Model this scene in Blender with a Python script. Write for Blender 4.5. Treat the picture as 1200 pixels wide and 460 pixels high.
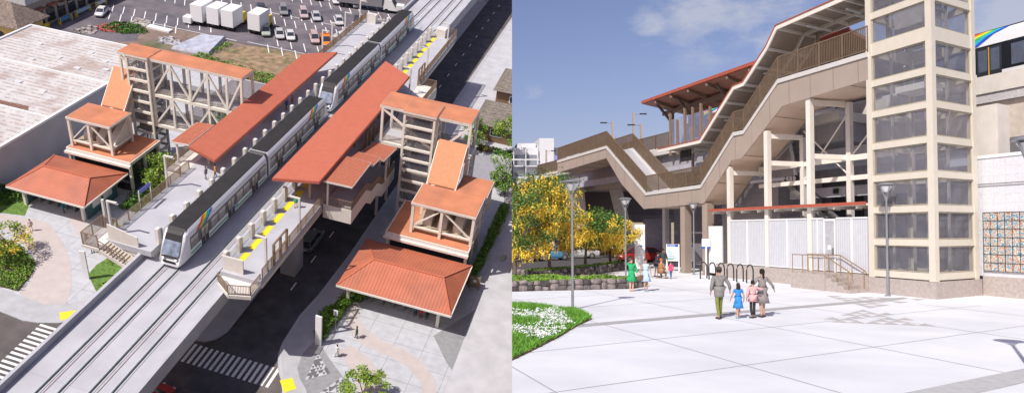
import bpy, bmesh, math, random
from mathutils import Vector, Matrix, Euler
R_ = math.radians
for o in list(bpy.data.objects): bpy.data.objects.remove(o)
SC = bpy.context.scene
COL = SC.collection
# ---------------------------------------------------------------- camera
# the photograph is a pair of views of one station: an aerial view (left) and a plaza view (right)
CAMH, PITCH = 3.0, math.atan(25/900)
cam_d = bpy.data.cameras.new('camera'); cam = bpy.data.objects.new('camera', cam_d); COL.objects.link(cam)
cam.location = (0, 0, CAMH); cam.rotation_euler = (math.pi/2 + PITCH, 0, 0)
cam_d.sensor_width = 36; cam_d.lens = 27.0; cam_d.shift_x = 100/1200; cam_d.shift_y = 15/1200
cam_d.clip_start = .5; cam_d.clip_end = 6000
SC.camera = cam
# ---------------------------------------------------------------- sun and sky
SUN = Vector((-.43, -.66, .61)).normalized()
sl = bpy.data.lights.new('sun', 'SUN'); sl.energy = 4.4; sl.angle = R_(.5); sl.color = (1, .955, .88)
so = bpy.data.objects.new('sun', sl); COL.objects.link(so); so.rotation_euler = SUN.to_track_quat('Z', 'Y').to_euler()
wd = bpy.data.worlds.new('World'); SC.world = wd; wd.use_nodes = True
nt = wd.node_tree; nt.nodes.clear()
N = nt.nodes.new; LK = nt.links.new
sky = N('ShaderNodeTexSky'); sky.sky_type = 'NISHITA'; sky.sun_disc = False
sky.sun_elevation = math.asin(SUN.z); sky.sun_rotation = math.atan2(SUN.x, SUN.y)
sky.air_density = 1.0; sky.dust_density = 1.6; sky.ozone_density = 3.0
bg = N('ShaderNodeBackground'); bg.inputs[1].default_value = .095
out = N('ShaderNodeOutputWorld')
tc = N('ShaderNodeTexCoord'); mp = N('ShaderNodeMapping'); mp.inputs[3].default_value = (1, 1, 2.2)
LK(tc.outputs['Generated'], mp.inputs[0])
no = N('ShaderNodeTexNoise'); no.inputs['Scale'].default_value = 5.5; no.inputs['Detail'].default_value = 9; no.inputs['Roughness'].default_value = .62
LK(mp.outputs[0], no.inputs[0])
def cloudspot(dirv, c0, c1):
    d = N('ShaderNodeVectorMath'); d.operation = 'DOT_PRODUCT'; d.inputs[1].default_value = Vector(dirv).normalized()
    nm = N('ShaderNodeVectorMath'); nm.operation = 'NORMALIZE'; LK(tc.outputs['Generated'], nm.inputs[0]); LK(nm.outputs[0], d.inputs[0])
    r = N('ShaderNodeMapRange'); r.inputs[1].default_value = c0; r.inputs[2].default_value = c1; r.inputs[3].default_value = 0; r.inputs[4].default_value = 1; r.clamp = True
    LK(d.outputs['Value'], r.inputs[0]); return r
def mth(op, a, b):
    m = N('ShaderNodeMath'); m.operation = op
    for i, x in enumerate((a, b)):
        if isinstance(x, (int, float)): m.inputs[i].default_value = x
        else: LK(x, m.inputs[i])
    return m.outputs[0]
def pd(x, y): return ((x-500)/900, 1, (245-y)/900 + 25/900)
acc = None
for (x, y, c0, c1) in ((835, 2, .9955, .9995), (626, 107, .9994, .99999), (905, 8, .996, .9995), (1160, 15, .9945, .9994), (765, 29, .9993, .99998)):
    s = cloudspot(pd(x, y), c0, c1).outputs[0]; acc = s if acc is None else mth('MAXIMUM', acc, s)
dens = mth('MULTIPLY', mth('SUBTRACT', mth('ADD', mth('MULTIPLY', acc, .16), no.outputs[0]), .575), acc)
cl = N('ShaderNodeMapRange'); cl.inputs[1].default_value = 0; cl.inputs[2].default_value = .13; cl.inputs[4].default_value = .6; cl.clamp = True; LK(dens, cl.inputs[0])
mx = N('ShaderNodeMix'); mx.data_type = 'RGBA'; LK(cl.outputs[0], mx.inputs[0])
tint = N('ShaderNodeVectorMath'); tint.operation = 'MULTIPLY'; tint.inputs[1].default_value = (1.13, .93, 1.04); LK(sky.outputs[0], tint.inputs[0]); LK(tint.outputs[0], mx.inputs[6]); mx.inputs[7].default_value = (6.2, 6.3, 6.9, 1)
LK(mx.outputs[2], bg.inputs[0]); LK(bg.outputs[0], out.inputs[0])
SC.view_settings.view_transform = 'Standard'; SC.view_settings.look = 'None'; SC.view_settings.gamma = 1
SC.view_settings.exposure = 0.1
SC.render.engine = 'CYCLES'
try:
    SC.cycles.max_bounces = 6; SC.cycles.transparent_max_bounces = 16; SC.cycles.use_denoising = True
except Exception: pass

# ---------------------------------------------------------------- the two ground frames
FW = Vector((0, math.cos(PITCH), math.sin(PITCH))); UPC = Vector((0, -math.sin(PITCH), math.cos(PITCH))); RX = Vector((1, 0, 0))
CAMP = Vector((0, 0, CAMH))
def c2w(v): return RX*v[0] - UPC*v[1] + FW*v[2]
HL = 58.0
Cw, Tw, Dw = c2w((.9533565, .23240873, -.1926073)), c2w((.28718575, -.50194092, .81583066)), c2w((-.09292868, .83309153, .54527311))
org = CAMP + Dw*HL
LEFT = Matrix(((Cw.x, Tw.x, -Dw.x, org.x), (Cw.y, Tw.y, -Dw.y, org.y), (Cw.z, Tw.z, -Dw.z, org.z), (0, 0, 0, 1)))
RIGHT = Matrix.Identity(4)
FRAME = LEFT
PLACED = []          # (top-level object, side)
rnd = random.Random(7)
def jit(): return rnd.uniform(-.0014, .0014)

# ---------------------------------------------------------------- mesh helper
class MB:
    def __init__(s, T=None, off=(0, 0, 0)): s.v = []; s.f = []; s.m = []; s.T = T; s.off = Vector(off); s.k = 0
    def av(s, p):
        p = Vector(p)
        if s.T: p = Vector(s.T(p))
        s.v.append(p - s.off); return len(s.v)-1
    def rawv(s, p): s.v.append(Vector(p)); return len(s.v)-1
    def af(s, ids, m=None): s.f.append(tuple(ids)); s.m.append(s.k if m is None else m)
    def poly(s, pts, m=None): s.af([s.av(p) for p in pts], m)
    def box(s, x0, x1, y0, y1, z0, z1, m=None):
        x0, x1, y0, y1, z0, z1 = x0+jit(), x1+jit(), y0+jit(), y1+jit(), z0+jit(), z1+jit()
        i = [s.av(p) for p in ((x0,y0,z0),(x1,y0,z0),(x1,y1,z0),(x0,y1,z0),(x0,y0,z1),(x1,y0,z1),(x1,y1,z1),(x0,y1,z1))]
        for q in ((0,3,2,1),(4,5,6,7),(0,1,5,4),(1,2,6,5),(2,3,7,6),(3,0,4,7)): s.af([i[a] for a in q], m)
        return s
    def prism(s, pts, z0, z1, m=None):
        a = [s.av((p[0], p[1], z0)) for p in pts]; b = [s.av((p[0], p[1], z1)) for p in pts]; n = len(pts)
        s.af(a[::-1], m); s.af(b, m)
        for i in range(n): s.af((a[i], a[(i+1) % n], b[(i+1) % n], b[i]), m)
        return s
    def hull(s, bot, top, m=None):       # two rings of same count
        a = [s.av(p) for p in bot]; b = [s.av(p) for p in top]; n = len(bot)
        s.af(a[::-1], m); s.af(b, m)
        for i in range(n): s.af((a[i], a[(i+1) % n], b[(i+1) % n], b[i]), m)
        return s
    def side(s, pts, y0, y1, m=None):    # pts in (x,z), extruded along y
        return s.hull([(p[0], y0, p[1]) for p in pts], [(p[0], y1, p[1]) for p in pts], m)
    def beam(s, p, q, w=.2, h=None, m=None, up=(0, 0, 1)):
        h = w if h is None else h; w += jit(); h += jit()
        p = Vector(s.T(Vector(p))) if s.T else Vector(p); q = Vector(s.T(Vector(q))) if s.T else Vector(q)
        d = (q-p).normalized(); u = Vector(up)
        if abs(d.dot(u)) > .98: u = Vector((0, 1, 0))
        a = d.cross(u).normalized(); b = a.cross(d).normalized()
        T, s.T = s.T, None
        r = [[c + a*sx*w/2 + b*sy*h/2 for sx, sy in ((-1,-1),(1,-1),(1,1),(-1,1))] for c in (p, q)]
        s.hull(r[0], r[1], m); s.T = T; return s
    def tube(s, pts, rad, n=8, m=None):
        T = s.T; P = [Vector(T(Vector(p))) if T else Vector(p) for p in pts]; s.T = None
        rs = rad if isinstance(rad, (list, tuple)) else [rad]*len(P)
        rings = []
        for i, p in enumerate(P):
            d = (P[min(i+1, len(P)-1)] - P[max(i-1, 0)]).normalized()
            u = Vector((0, 0, 1)) if abs(d.z) < .9 else Vector((1, 0, 0))
            a = d.cross(u).normalized(); b = d.cross(a).normalized()
            rings.append([s.av(p + (a*math.cos(t) + b*math.sin(t))*rs[i]) for t in [2*math.pi*k/n for k in range(n)]])
        for r0, r1 in zip(rings, rings[1:]):
            for k in range(n): s.af((r0[k], r0[(k+1) % n], r1[(k+1) % n], r1[k]), m)
        s.af(rings[0][::-1], m); s.af(rings[-1], m); s.T = T; return s
    def lathe(s, prof, c=(0, 0, 0), n=16, m=None, sx=1, sy=1):
        rings = [[s.av((c[0]+r*sx*math.cos(2*math.pi*k/n), c[1]+r*sy*math.sin(2*math.pi*k/n), c[2]+z)) for k in range(n)] for r, z in prof]
        for r0, r1 in zip(rings, rings[1:]):
            for k in range(n): s.af((r0[k], r0[(k+1) % n], r1[(k+1) % n], r1[k]), m)
        s.af(rings[0][::-1], m); s.af(rings[-1], m); return s
    def loft(s, rings, m=None, cap=True):
        I = [[s.av(p) for p in r] for r in rings]; n = len(I[0])
        for r0, r1 in zip(I, I[1:]):
            for k in range(n): s.af((r0[k], r0[(k+1) % n], r1[(k+1) % n], r1[k]), m)
        if cap: s.af(I[0][::-1], m); s.af(I[-1], m)
        return s
    def build(s, name, mat, parent=None, label=None, smooth=False, recalc=True):
        me = bpy.data.meshes.new(name)
        me.from_pydata([tuple(v) for v in s.v], [], s.f)
        mats = mat if isinstance(mat, (list, tuple)) else [mat]
        for mm in mats: me.materials.append(mm)
        if len(mats) > 1: me.polygons.foreach_set('material_index', [min(x, len(mats)-1) for x in s.m])
        if recalc:
            bm = bmesh.new(); bm.from_mesh(me); bmesh.ops.recalc_face_normals(bm, faces=bm.faces); bm.to_mesh(me); bm.free()
        if smooth: me.polygons.foreach_set('use_smooth', [True]*len(me.polygons))
        o = bpy.data.objects.new(name, me); COL.objects.link(o)
        if parent is not None: o.parent = parent
        if label: o['label'] = label
        return o
def tag(o, label=None, cat=None, group=None, kind=None):
    if label: o['label'] = label
    if cat: o['category'] = cat
    if group: o['group'] = group
    if kind: o['kind'] = kind
    return o
def put(o, loc=(0, 0, 0), rot=0):
    o.matrix_world = FRAME @ Matrix.Translation(Vector(loc)) @ Matrix.Rotation(rot, 4, 'Z')
    PLACED.append((o, 'L' if FRAME is LEFT else 'R')); return o
def thing(name, label, cat, loc=(0, 0, 0), rot=0, group=None):
    o = bpy.data.objects.new(name, None); o.empty_display_size = .3; COL.objects.link(o)
    tag(o, label, cat, group); return put(o, loc, rot)
def solo(mb, name, mat, label, cat, loc=(0, 0, 0), rot=0, group=None, smooth=False):
    o = mb.build(name, mat, smooth=smooth); tag(o, label, cat, group); return put(o, loc, rot)
def struct(mb, name, mat, label=None, kind='structure', cat=None):
    o = mb.build(name, mat); tag(o, label or name.replace('_', ' '), cat or name.split('_')[0], None, kind); return put(o)
def kids(o): return [c for c in bpy.data.objects if c.parent is o]
def copy_thing(root, loc, rot=0, label=None, group=None, sub=None):
    r = root.copy(); COL.objects.link(r)
    if label: r['label'] = label
    if group: r['group'] = group
    put(r, loc, rot)
    def rec(a, b):
        for ch in kids(a):
            if ch is b: continue
            c = ch.copy(); COL.objects.link(c); c.parent = b; c.matrix_parent_inverse = ch.matrix_parent_inverse.copy()
            if sub and ch.data and sub.get(ch.name.split('.')[0]):
                c.data = c.data.copy(); c.data.materials[0] = sub[ch.name.split('.')[0]]
            rec(ch, c)
    rec(root, r); return r

# ---------------------------------------------------------------- materials
MATS = {}
def mat(name, col, rough=.6, metal=0, var=.06, scale=3, bump=0, bscale=None, spec=.5, stripe=None, grid=None, alpha=None, emit=None, col2=None, c2lo=.45, c2hi=.6, detail=5):
    """procedural Principled. stripe=(axis, period, width, colour mult, bump); grid=(px,py,width,mult)"""
    if name in MATS: return MATS[name]
    m = bpy.data.materials.new(name); m.use_nodes = True; t = m.node_tree; n = t.nodes; l = t.links
    b = n['Principled BSDF']; b.inputs['Roughness'].default_value = rough; b.inputs['Metallic'].default_value = metal
    b.inputs['Specular IOR Level'].default_value = spec
    tc = n.new('ShaderNodeTexCoord'); no = n.new('ShaderNodeTexNoise'); no.inputs['Scale'].default_value = scale; no.inputs['Detail'].default_value = detail
    l.new(tc.outputs['Object'], no.inputs['Vector'])
    mr = n.new('ShaderNodeMapRange'); mr.inputs[1].default_value = .3; mr.inputs[2].default_value = .7; mr.inputs[3].default_value = 1-var*2; mr.inputs[4].default_value = 1+var*2
    l.new(no.outputs[0], mr.inputs[0])
    base = n.new('ShaderNodeRGB'); base.outputs[0].default_value = (*col, 1); cur = base.outputs[0]
    if col2:
        n2 = n.new('ShaderNodeTexNoise'); n2.inputs['Scale'].default_value = scale*.37; n2.inputs['Detail'].default_value = 8; l.new(tc.outputs['Object'], n2.inputs['Vector'])
        r2 = n.new('ShaderNodeMapRange'); r2.inputs[1].default_value = c2lo; r2.inputs[2].default_value = c2hi; r2.clamp = True; l.new(n2.outputs[0], r2.inputs[0])
        x = n.new('ShaderNodeMix'); x.data_type = 'RGBA'; l.new(r2.outputs[0], x.inputs[0]); l.new(cur, x.inputs[6]); x.inputs[7].default_value = (*col2, 1); cur = x.outputs[2]
    def vm(a, fac):
        x = n.new('ShaderNodeVectorMath'); x.operation = 'SCALE'; l.new(a, x.inputs[0]); l.new(fac, x.inputs['Scale']); return x.outputs[0]
    cur = vm(cur, mr.outputs[0]); hsock = no.outputs[0]; bstr = bump
    def M(op, a, b_=0.):
        x = n.new('ShaderNodeMath'); x.operation = op
        for i, q in enumerate((a, b_)):
            if isinstance(q, (int, float)): x.inputs[i].default_value = q
            else: l.new(q, x.inputs[i])
        return x.outputs[0]
    if stripe or grid:
        sp = n.new('ShaderNodeSeparateXYZ'); l.new(tc.outputs['Object'], sp.inputs[0])
        def line(ax, per, wid):
            a = sp.outputs[ax] if isinstance(ax, int) else M('ADD', M('MULTIPLY', sp.outputs[0], ax[0]), M('ADD', M('MULTIPLY', sp.outputs[1], ax[1]), M('MULTIPLY', sp.outputs[2], ax[2])))
            fr = M('FRACT', M('ADD', M('DIVIDE', a, per), 1000.013)); return M('LESS_THAN', fr, wid/per)
        if stripe:
            ln = line(stripe[0], stripe[1], stripe[2]); mult = stripe[3]
            if len(stripe) > 4 and stripe[4]: bstr = stripe[4]; hsock = ln
        else:
            ln = M('MAXIMUM', line(grid[4] if len(grid) > 4 else 0, grid[0], grid[2]), line(grid[5] if len(grid) > 5 else 1, grid[1], grid[2])); mult = grid[3]
        cur = vm(cur, M('ADD', M('MULTIPLY', ln, mult-1), 1.))
    l.new(cur, b.inputs['Base Color'])
    if bstr:
        bp = n.new('ShaderNodeBump'); bp.inputs['Strength'].default_value = min(1, bstr); bp.inputs['Distance'].default_value = .03
        if hsock is no.outputs[0] and bscale:
            nb = n.new('ShaderNodeTexNoise'); nb.inputs['Scale'].default_value = bscale; nb.inputs['Detail'].default_value = 4; l.new(tc.outputs['Object'], nb.inputs['Vector']); hsock = nb.outputs[0]
        l.new(hsock, bp.inputs['Height']); l.new(bp.outputs[0], b.inputs['Normal'])
    if alpha is not None: b.inputs['Alpha'].default_value = alpha
    if emit: b.inputs['Emission Color'].default_value = (*col, 1); b.inputs['Emission Strength'].default_value = emit
    MATS[name] = m; return m
concrete = mat('concrete', (.48, .475, .50), .8, scale=.6, var=.05, bump=.15, bscale=20)
deck_c = mat('deck concrete', (.44, .44, .475), .8, scale=.3, var=.06, stripe=(1, 8.0, .05, .8), bump=.2, bscale=9)
pave_l = mat('grey paving', (.46, .47, .50), .85, var=.05, scale=1.2, grid=(3.2, 2.6, .05, .55))
walk_l = mat('sidewalk concrete', (.42, .42, .44), .85, var=.05, scale=.8, bump=.1, bscale=12)
pink_l = mat('pink path concrete', (.49, .435, .415), .85, var=.03, scale=1)
dgrey_l = mat('dark grey paving', (.27, .27, .28), .85, var=.06, scale=2)
asph = mat('asphalt', (.092, .091, .097), .9, var=.12, scale=.7, bump=.3, bscale=30, col2=(.075, .073, .078))
asph2 = mat('worn asphalt', (.13, .112, .106), .9, var=.09, scale=.5, bump=.3, bscale=25, col2=(.085, .075, .075))
park_a = mat('parking asphalt', (.155, .135, .15), .9, var=.1, scale=.4, col2=(.11, .10, .12))
white_p = mat('white road paint', (.78, .78, .77), .6, var=.08, scale=4)
yellow_p = mat('yellow paint', (.82, .66, .03), .6, var=.07, scale=6)
terra = mat('terracotta metal roof', (.52, .155, .085), .5, var=.035, scale=1.5)
terra_u = mat('terracotta standing seam, seams along depth', (.50, .155, .085), .5, var=.05, scale=.6, col2=(.45, .15, .09), stripe=(0, .38, .05, .62, .7))
terra_v = mat('terracotta standing seam, seams across', (.50, .155, .085), .5, var=.05, scale=.6, col2=(.45, .15, .09), stripe=(1, .38, .05, .62, .7))
orange_r = mat('orange flat roof', (.545, .21, .108), .75, var=.07, scale=.5, bump=.1, bscale=14, col2=(.47, .19, .105))
cream = mat('cream painted steel', (.80, .75, .67), .45, var=.02, scale=2)
cream2 = mat('pale cream fascia', (.70, .66, .61), .5, var=.03, scale=2)
taupe = mat('taupe cladding panels', (.37, .295, .245), .6, var=.03, scale=.9)
brown = mat('bronze railing', (.28, .195, .13), .5, metal=.15, var=.05, scale=4)
glass = mat('tinted glass', (.16, .15, .18), .06, var=.02, alpha=.42, spec=.8)
glass_c = mat('clear glass', (.5, .55, .62), .05, var=.02, alpha=.22, spec=.7)
glass_d = mat('dark glass', (.035, .04, .05), .08, var=.05, spec=.9)
white = mat('white paint', (.80, .80, .80), .4, var=.015, scale=1)
black = mat('black rubber', (.02, .02, .022), .7, var=.1)
roofblk = mat('charcoal roof cover', (.026, .024, .024), .65, var=.1, scale=.8)
steel = mat('galvanised steel', (.36, .37, .38), .4, metal=.7, var=.06)
rail_s = mat('running rail steel', (.13, .17, .17), .45, metal=.3, var=.08)
dark = mat('dark interior', (.035, .035, .04), .8)  # near-black colour that takes the place of shade inside openings
greenp = mat('green stripe paint', (.02, .40, .16), .5)
RB = [mat('stripe '+n_, c_, .5) for n_, c_ in (('red', (.75, .04, .03)), ('orange', (.85, .30, .02)), ('yellow', (.85, .68, .03)), ('green', (.05, .50, .08)), ('cyan', (.03, .45, .65)), ('blue', (.03, .09, .55)))]
bark = mat('bark', (.14, .10, .075), .9, bump=.5, scale=8, var=.15)
def leafmat(name, c, var=.2): return mat(name, c, .55, var=var, scale=1.7, spec=.3)
leaf_a = leafmat('leaf light green', (.21, .35, .045)); leaf_b = leafmat('leaf mid green', (.10, .22, .03)); leaf_d = leafmat('leaf dark green', (.045, .10, .02))
leaf_y = leafmat('leaf lime', (.27, .36, .05)); blossom = leafmat('yellow blossom', (.80, .58, .07), .12); leaf_r = leafmat('rusty leaf', (.16, .06, .035))
grass_m = mat('grass', (.11, .20, .035), .9, scale=3, var=.2, bump=.5, bscale=30)
dirt = mat('bare dirt', (.21, .155, .125), .95, scale=.35, var=.16, col2=(.12, .13, .06), c2lo=.56, c2hi=.66, bump=.4, bscale=6)
dirt2 = mat('ochre dry ground', (.27, .19, .115), .95, scale=.8, var=.2, col2=(.14, .14, .06), c2lo=.53, c2hi=.64)
skins = [mat('skin light', (.62, .38, .27), .55, var=.03), mat('skin tan', (.45, .26, .17), .55, var=.03), mat('skin brown', (.28, .15, .09), .55, var=.03)]
def cloth(n_, c_): return mat('cloth '+n_, c_, .85, var=.08, scale=9, bump=.25, bscale=18)
# ================================================================ builders
def leaves(mb, cen, rad, n, size, rg, clumps=14, flat=.0, shell=.55, m=None, droop=0):
    """leaf-sized faces in uneven clumps through an ellipsoid volume"""
    cs = []
    for i in range(clumps):
        while True:
            p = Vector((rg.uniform(-1, 1), rg.uniform(-1, 1), rg.uniform(-1, 1)))
            if shell < p.length < 1: break
        cs.append((p, rg.uniform(.22, .42)))
    for i in range(n):
        c, r = rg.choice(cs)
        d = Vector((rg.gauss(0, 1), rg.gauss(0, 1), rg.gauss(0, 1))); d = d.normalized()*r*rg.random()**.45
        q = c + d; p = Vector((cen[0]+q.x*rad[0], cen[1]+q.y*rad[1], cen[2]+q.z*rad[2]))
        s = size*rg.uniform(.6, 1.3)
        a = Vector((rg.gauss(0, 1), rg.gauss(0, 1), rg.gauss(0, .7)-droop)).normalized(); b = a.cross(Vector((rg.gauss(0, 1), rg.gauss(0, 1), rg.gauss(0, 1)))).normalized()
        i0 = [mb.av(p-a*s), mb.av(p+b*s*.42), mb.av(p+a*s), mb.av(p-b*s*.42)]
        mb.af(i0, m if m is not None else (0 if rg.random() < .6 else 1))
    return mb
def limbs(mb, h, cen, rad, rg, n=7, r0=.14):
    mb.tube([(0, 0, 0), (rg.uniform(-.06, .06), rg.uniform(-.06, .06), h*.5), (rg.uniform(-.1, .1), rg.uniform(-.1, .1), h)], [r0, r0*.75, r0*.6], 7)
    for i in range(n):
        t = rg.uniform(0, 2*math.pi); e = Vector((cen[0]+math.cos(t)*rad[0]*.7, cen[1]+math.sin(t)*rad[1]*.7, cen[2]+rg.uniform(-.3, .7)*rad[2]))
        b = Vector((0, 0, h*rg.uniform(.75, 1))); mid = (b+e)/2 + Vector((0, 0, rad[2]*.12))
        mb.tube([b, mid, e], [r0*.5, r0*.3, r0*.1], 5)
    return mb
def tree(name, label, loc, h, cen, rad, n=1500, size=.16, seed=1, mats=None, bl=0, blsize=.14, hang=False, group=None, clumps=16, r0=.14):
    rg = random.Random(seed); t = thing(name, label, 'tree', loc, 0, group)
    limbs(MB(), h, cen, rad, rg, r0=r0).build('trunk', bark, t)
    leaves(MB(), cen, rad, n, size, rg, clumps).build('crown', mats or [leaf_a, leaf_b], t, recalc=False)
    if bl:
        mb = MB()
        if not hang: leaves(mb, cen, (rad[0]*1.03, rad[1]*1.03, rad[2]*1.03), bl, blsize, rg, clumps, m=0)
        else:
            tips = []
            while len(tips) < int(clumps*1.3):
                p = Vector((rg.uniform(-1, 1), rg.uniform(-1, 1), rg.uniform(-1.1, .75)))
                if .45 < p.length < 1.1: tips.append(p)
            for i in range(bl):       # hanging racemes
                p = rg.choice(tips) + Vector((rg.gauss(0, .085), rg.gauss(0, .085), rg.gauss(0, .10)))
                q = Vector((cen[0]+p.x*rad[0], cen[1]+p.y*rad[1], cen[2]+p.z*rad[2]-.1))
                L = rg.uniform(.25, .6)
                for k in range(7):
                    z = q.z - L*k/7; w = blsize*(1-.6*k/7)
                    pp = Vector((q.x+rg.gauss(0, .03), q.y+rg.gauss(0, .03), z))
                    a = Vector((rg.gauss(0, 1), rg.gauss(0, 1), rg.gauss(0, 1))).normalized(); b = a.cross(Vector((rg.gauss(0, 1), rg.gauss(0, 1), rg.gauss(0, 1)))).normalized()
                    mb.af([mb.av(pp-a*w), mb.av(pp+b*w*.7), mb.av(pp+a*w), mb.av(pp-b*w*.7)], 0)
        mb.build('blossom', [blossom], t, recalc=False)
    return t
def hedge(label, poly, z0, h, n, size, seed, mats=None, name='hedge', cat='hedge', group=None, loc=None):
    """leafy bed: faces scattered through a polygon-shaped volume"""
    rg = random.Random(seed); xs = [p[0] for p in poly]; ys = [p[1] for p in poly]
    cx, cy = sum(xs)/len(xs), sum(ys)/len(ys)
    def inside(x, y):
        c = False; j = len(poly)-1
        for i in range(len(poly)):
            if (poly[i][1] > y) != (poly[j][1] > y) and x < (poly[j][0]-poly[i][0])*(y-poly[i][1])/(poly[j][1]-poly[i][1])+poly[i][0]: c = not c
            j = i
        return c
    mb = MB(off=(cx, cy, z0)); k = 0
    while k < n:
        x, y = rg.uniform(min(xs), max(xs)), rg.uniform(min(ys), max(ys))
        if not inside(x, y): continue
        hh = h*(.65+.35*math.sin(x*2.1+seed)*math.cos(y*1.7)); z = z0 + hh*rg.random()**.5; k += 1
        s = size*rg.uniform(.6, 1.3); p = Vector((x+rg.gauss(0, .08), y+rg.gauss(0, .08), z))
        a = Vector((rg.gauss(0, 1), rg.gauss(0, 1), rg.gauss(0, .8))).normalized(); b = a.cross(Vector((rg.gauss(0, 1), rg.gauss(0, 1), rg.gauss(0, 1)))).normalized()
        mb.af([mb.av(p-a*s), mb.av(p+b*s*.45), mb.av(p+a*s), mb.av(p-b*s*.45)], 0 if rg.random() < .6 else 1)
    o = mb.build(name, mats or [leaf_a, leaf_b], recalc=False); tag(o, label, cat, group); return put(o, (cx, cy, z0))

# ---- people
def skinmesh(name, pts, edges, radii, sub=1):
    me = bpy.data.meshes.new(name); me.from_pydata([tuple(p) for p in pts], edges, [])
    o = bpy.data.objects.new(name, me); COL.objects.link(o)
    o.modifiers.new('s', 'SKIN'); sv = me.skin_vertices[0].data
    for i, r in enumerate(radii): sv[i].radius = r if isinstance(r, tuple) else (r, r)
    sv[0].use_root = True
    if sub: m = o.modifiers.new('u', 'SUBSURF'); m.levels = sub; m.render_levels = sub
    bpy.context.view_layer.update(); dg = bpy.context.evaluated_depsgraph_get(); ev = o.evaluated_get(dg)
    r = bpy.data.meshes.new_from_object(ev); vs = [v.co.copy() for v in r.vertices]; fs = [tuple(p.vertices) for p in r.polygons]
    bpy.data.objects.remove(o); return vs, fs
def addmesh(mb, vf, m=None):
    b = len(mb.v)
    for v in vf[0]: mb.rawv(v)
    for f in vf[1]: mb.af([i+b for i in f], m)
def person(label, loc, rot, H=1.72, skin=0, top=None, bottom=None, dress=None, sleeve='long', hair=(.03, .02, .015), longhair=False, cap=None,
           stride=.12, arms=((.06, 0), (.06, 0)), jacket=False, shoes=(.03, .03, .03), pose='walk', lean=0, girl=False, fine=True, group=None, bag=False, mask=False, ponytail=False):
    """arms: per side (left -x, right +x): (spread of hand outward, forward swing) or explicit hand position"""
    k = H/1.75; wd_ = .88 if (girl or dress) else 1
    t = thing('person', label, 'person', loc, rot, group)
    hair_m = mat('hair %.2f %.2f' % (hair[0], hair[1]), hair, .85, var=.15, scale=20, spec=.2)
    J = {}
    kneel = pose == 'kneel'
    pz = .93 if not kneel else .50
    J['pel'] = Vector((0, 0, pz)); J['bel'] = Vector((0, lean*.3, pz+.15)); J['che'] = Vector((0, lean*.7, pz+.36)); J['nek'] = Vector((0, lean, pz+.53)); J['hd0'] = Vector((0, lean+.015, pz+.61))
    J['hd1'] = Vector((0, lean+.02, pz+.70)); J['hd2'] = Vector((0, lean+.01, pz+.785))
    sw = .185*wd_
    for s, n_ in ((-1, 'l'), (1, 'r')):
        a = arms[0 if s < 0 else 1]
        J['sh'+n_] = Vector((s*sw, lean*.9, pz+.475))
        hand = Vector(a) if len(a) == 3 else Vector((s*(sw+.05+a[0]), lean*.9+a[1], pz-.06+a[0]*.35+abs(a[1])*.3))
        if len(a) == 3: hand = Vector((a[0], a[1], a[2]-.93+pz))
        mid = (J['sh'+n_]+hand)/2; L = (hand-J['sh'+n_]).length; bend = math.sqrt(max(0, .29**2-(L/2)**2)) if L < .58 else 0.02
        J['el'+n_] = mid + Vector((s*bend*.35, -bend*.55, -bend*.25)); J['wr'+n_] = hand + (J['el'+n_]-hand)*.08; J['ha'+n_] = hand + (hand-J['el'+n_]).normalized()*.05
        fy = stride*s
        J['hp'+n_] = Vector((s*.085*wd_, 0, pz-.05))
        if kneel:
            J['kn'+n_] = Vector((s*.11, .30 if s > 0 else .12, .42 if s > 0 else .07)); J['an'+n_] = Vector((s*.11, .26 if s > 0 else -.28, .09 if s > 0 else .08)); J['to'+n_] = Vector((s*.11, .40 if s > 0 else -.38, .035))
        else:
            J['kn'+n_] = Vector((s*.09*wd_, fy*.55+.03, .49)); J['an'+n_] = Vector((s*.085*wd_, fy-.02, .085)); J['to'+n_] = Vector((s*.1*wd_, fy+.13, .035))
    for q in J: J[q] = J[q]*k
    order = ['pel','bel','che','nek','hd0','hd1','hd2','shl','ell','wrl','hal','shr','elr','wrr','har','hpl','knl','anl','tol','hpr','knr','anr','tor']
    ix = {q: i for i, q in enumerate(order)}
    E_ = [('pel','bel'),('bel','che'),('che','nek'),('nek','hd0'),('hd0','hd1'),('hd1','hd2'),('che','shl'),('shl','ell'),('ell','wrl'),('wrl','hal'),('che','shr'),('shr','elr'),('elr','wrr'),('wrr','har'),('pel','hpl'),('hpl','knl'),('knl','anl'),('anl','tol'),('pel','hpr'),('hpr','knr'),('knr','anr'),('anr','tor')]
    rad = {'pel': (.135*wd_, .10), 'bel': (.115*wd_, .09), 'che': (.135*wd_, .10), 'nek': .05, 'hd0': (.065, .07), 'hd1': (.078, .092), 'hd2': (.055, .065)}
    for s in 'lr': rad.update({'sh'+s: .052, 'el'+s: .037, 'wr'+s: .026, 'ha'+s: (.034, .018), 'hp'+s: (.066, .056), 'kn'+s: .052, 'an'+s: .036, 'to'+s: (.04, .028)})
    def sc(r, f=1, a=0): return tuple(x*k*f+a for x in r) if isinstance(r, tuple) else r*k*f+a
    vf = skinmesh('b', [J[q] for q in order], [(ix[a], ix[b]) for a, b in E_], [sc(rad[q]) for q in order], 1)
    mb = MB(); addmesh(mb, vf)
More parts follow.
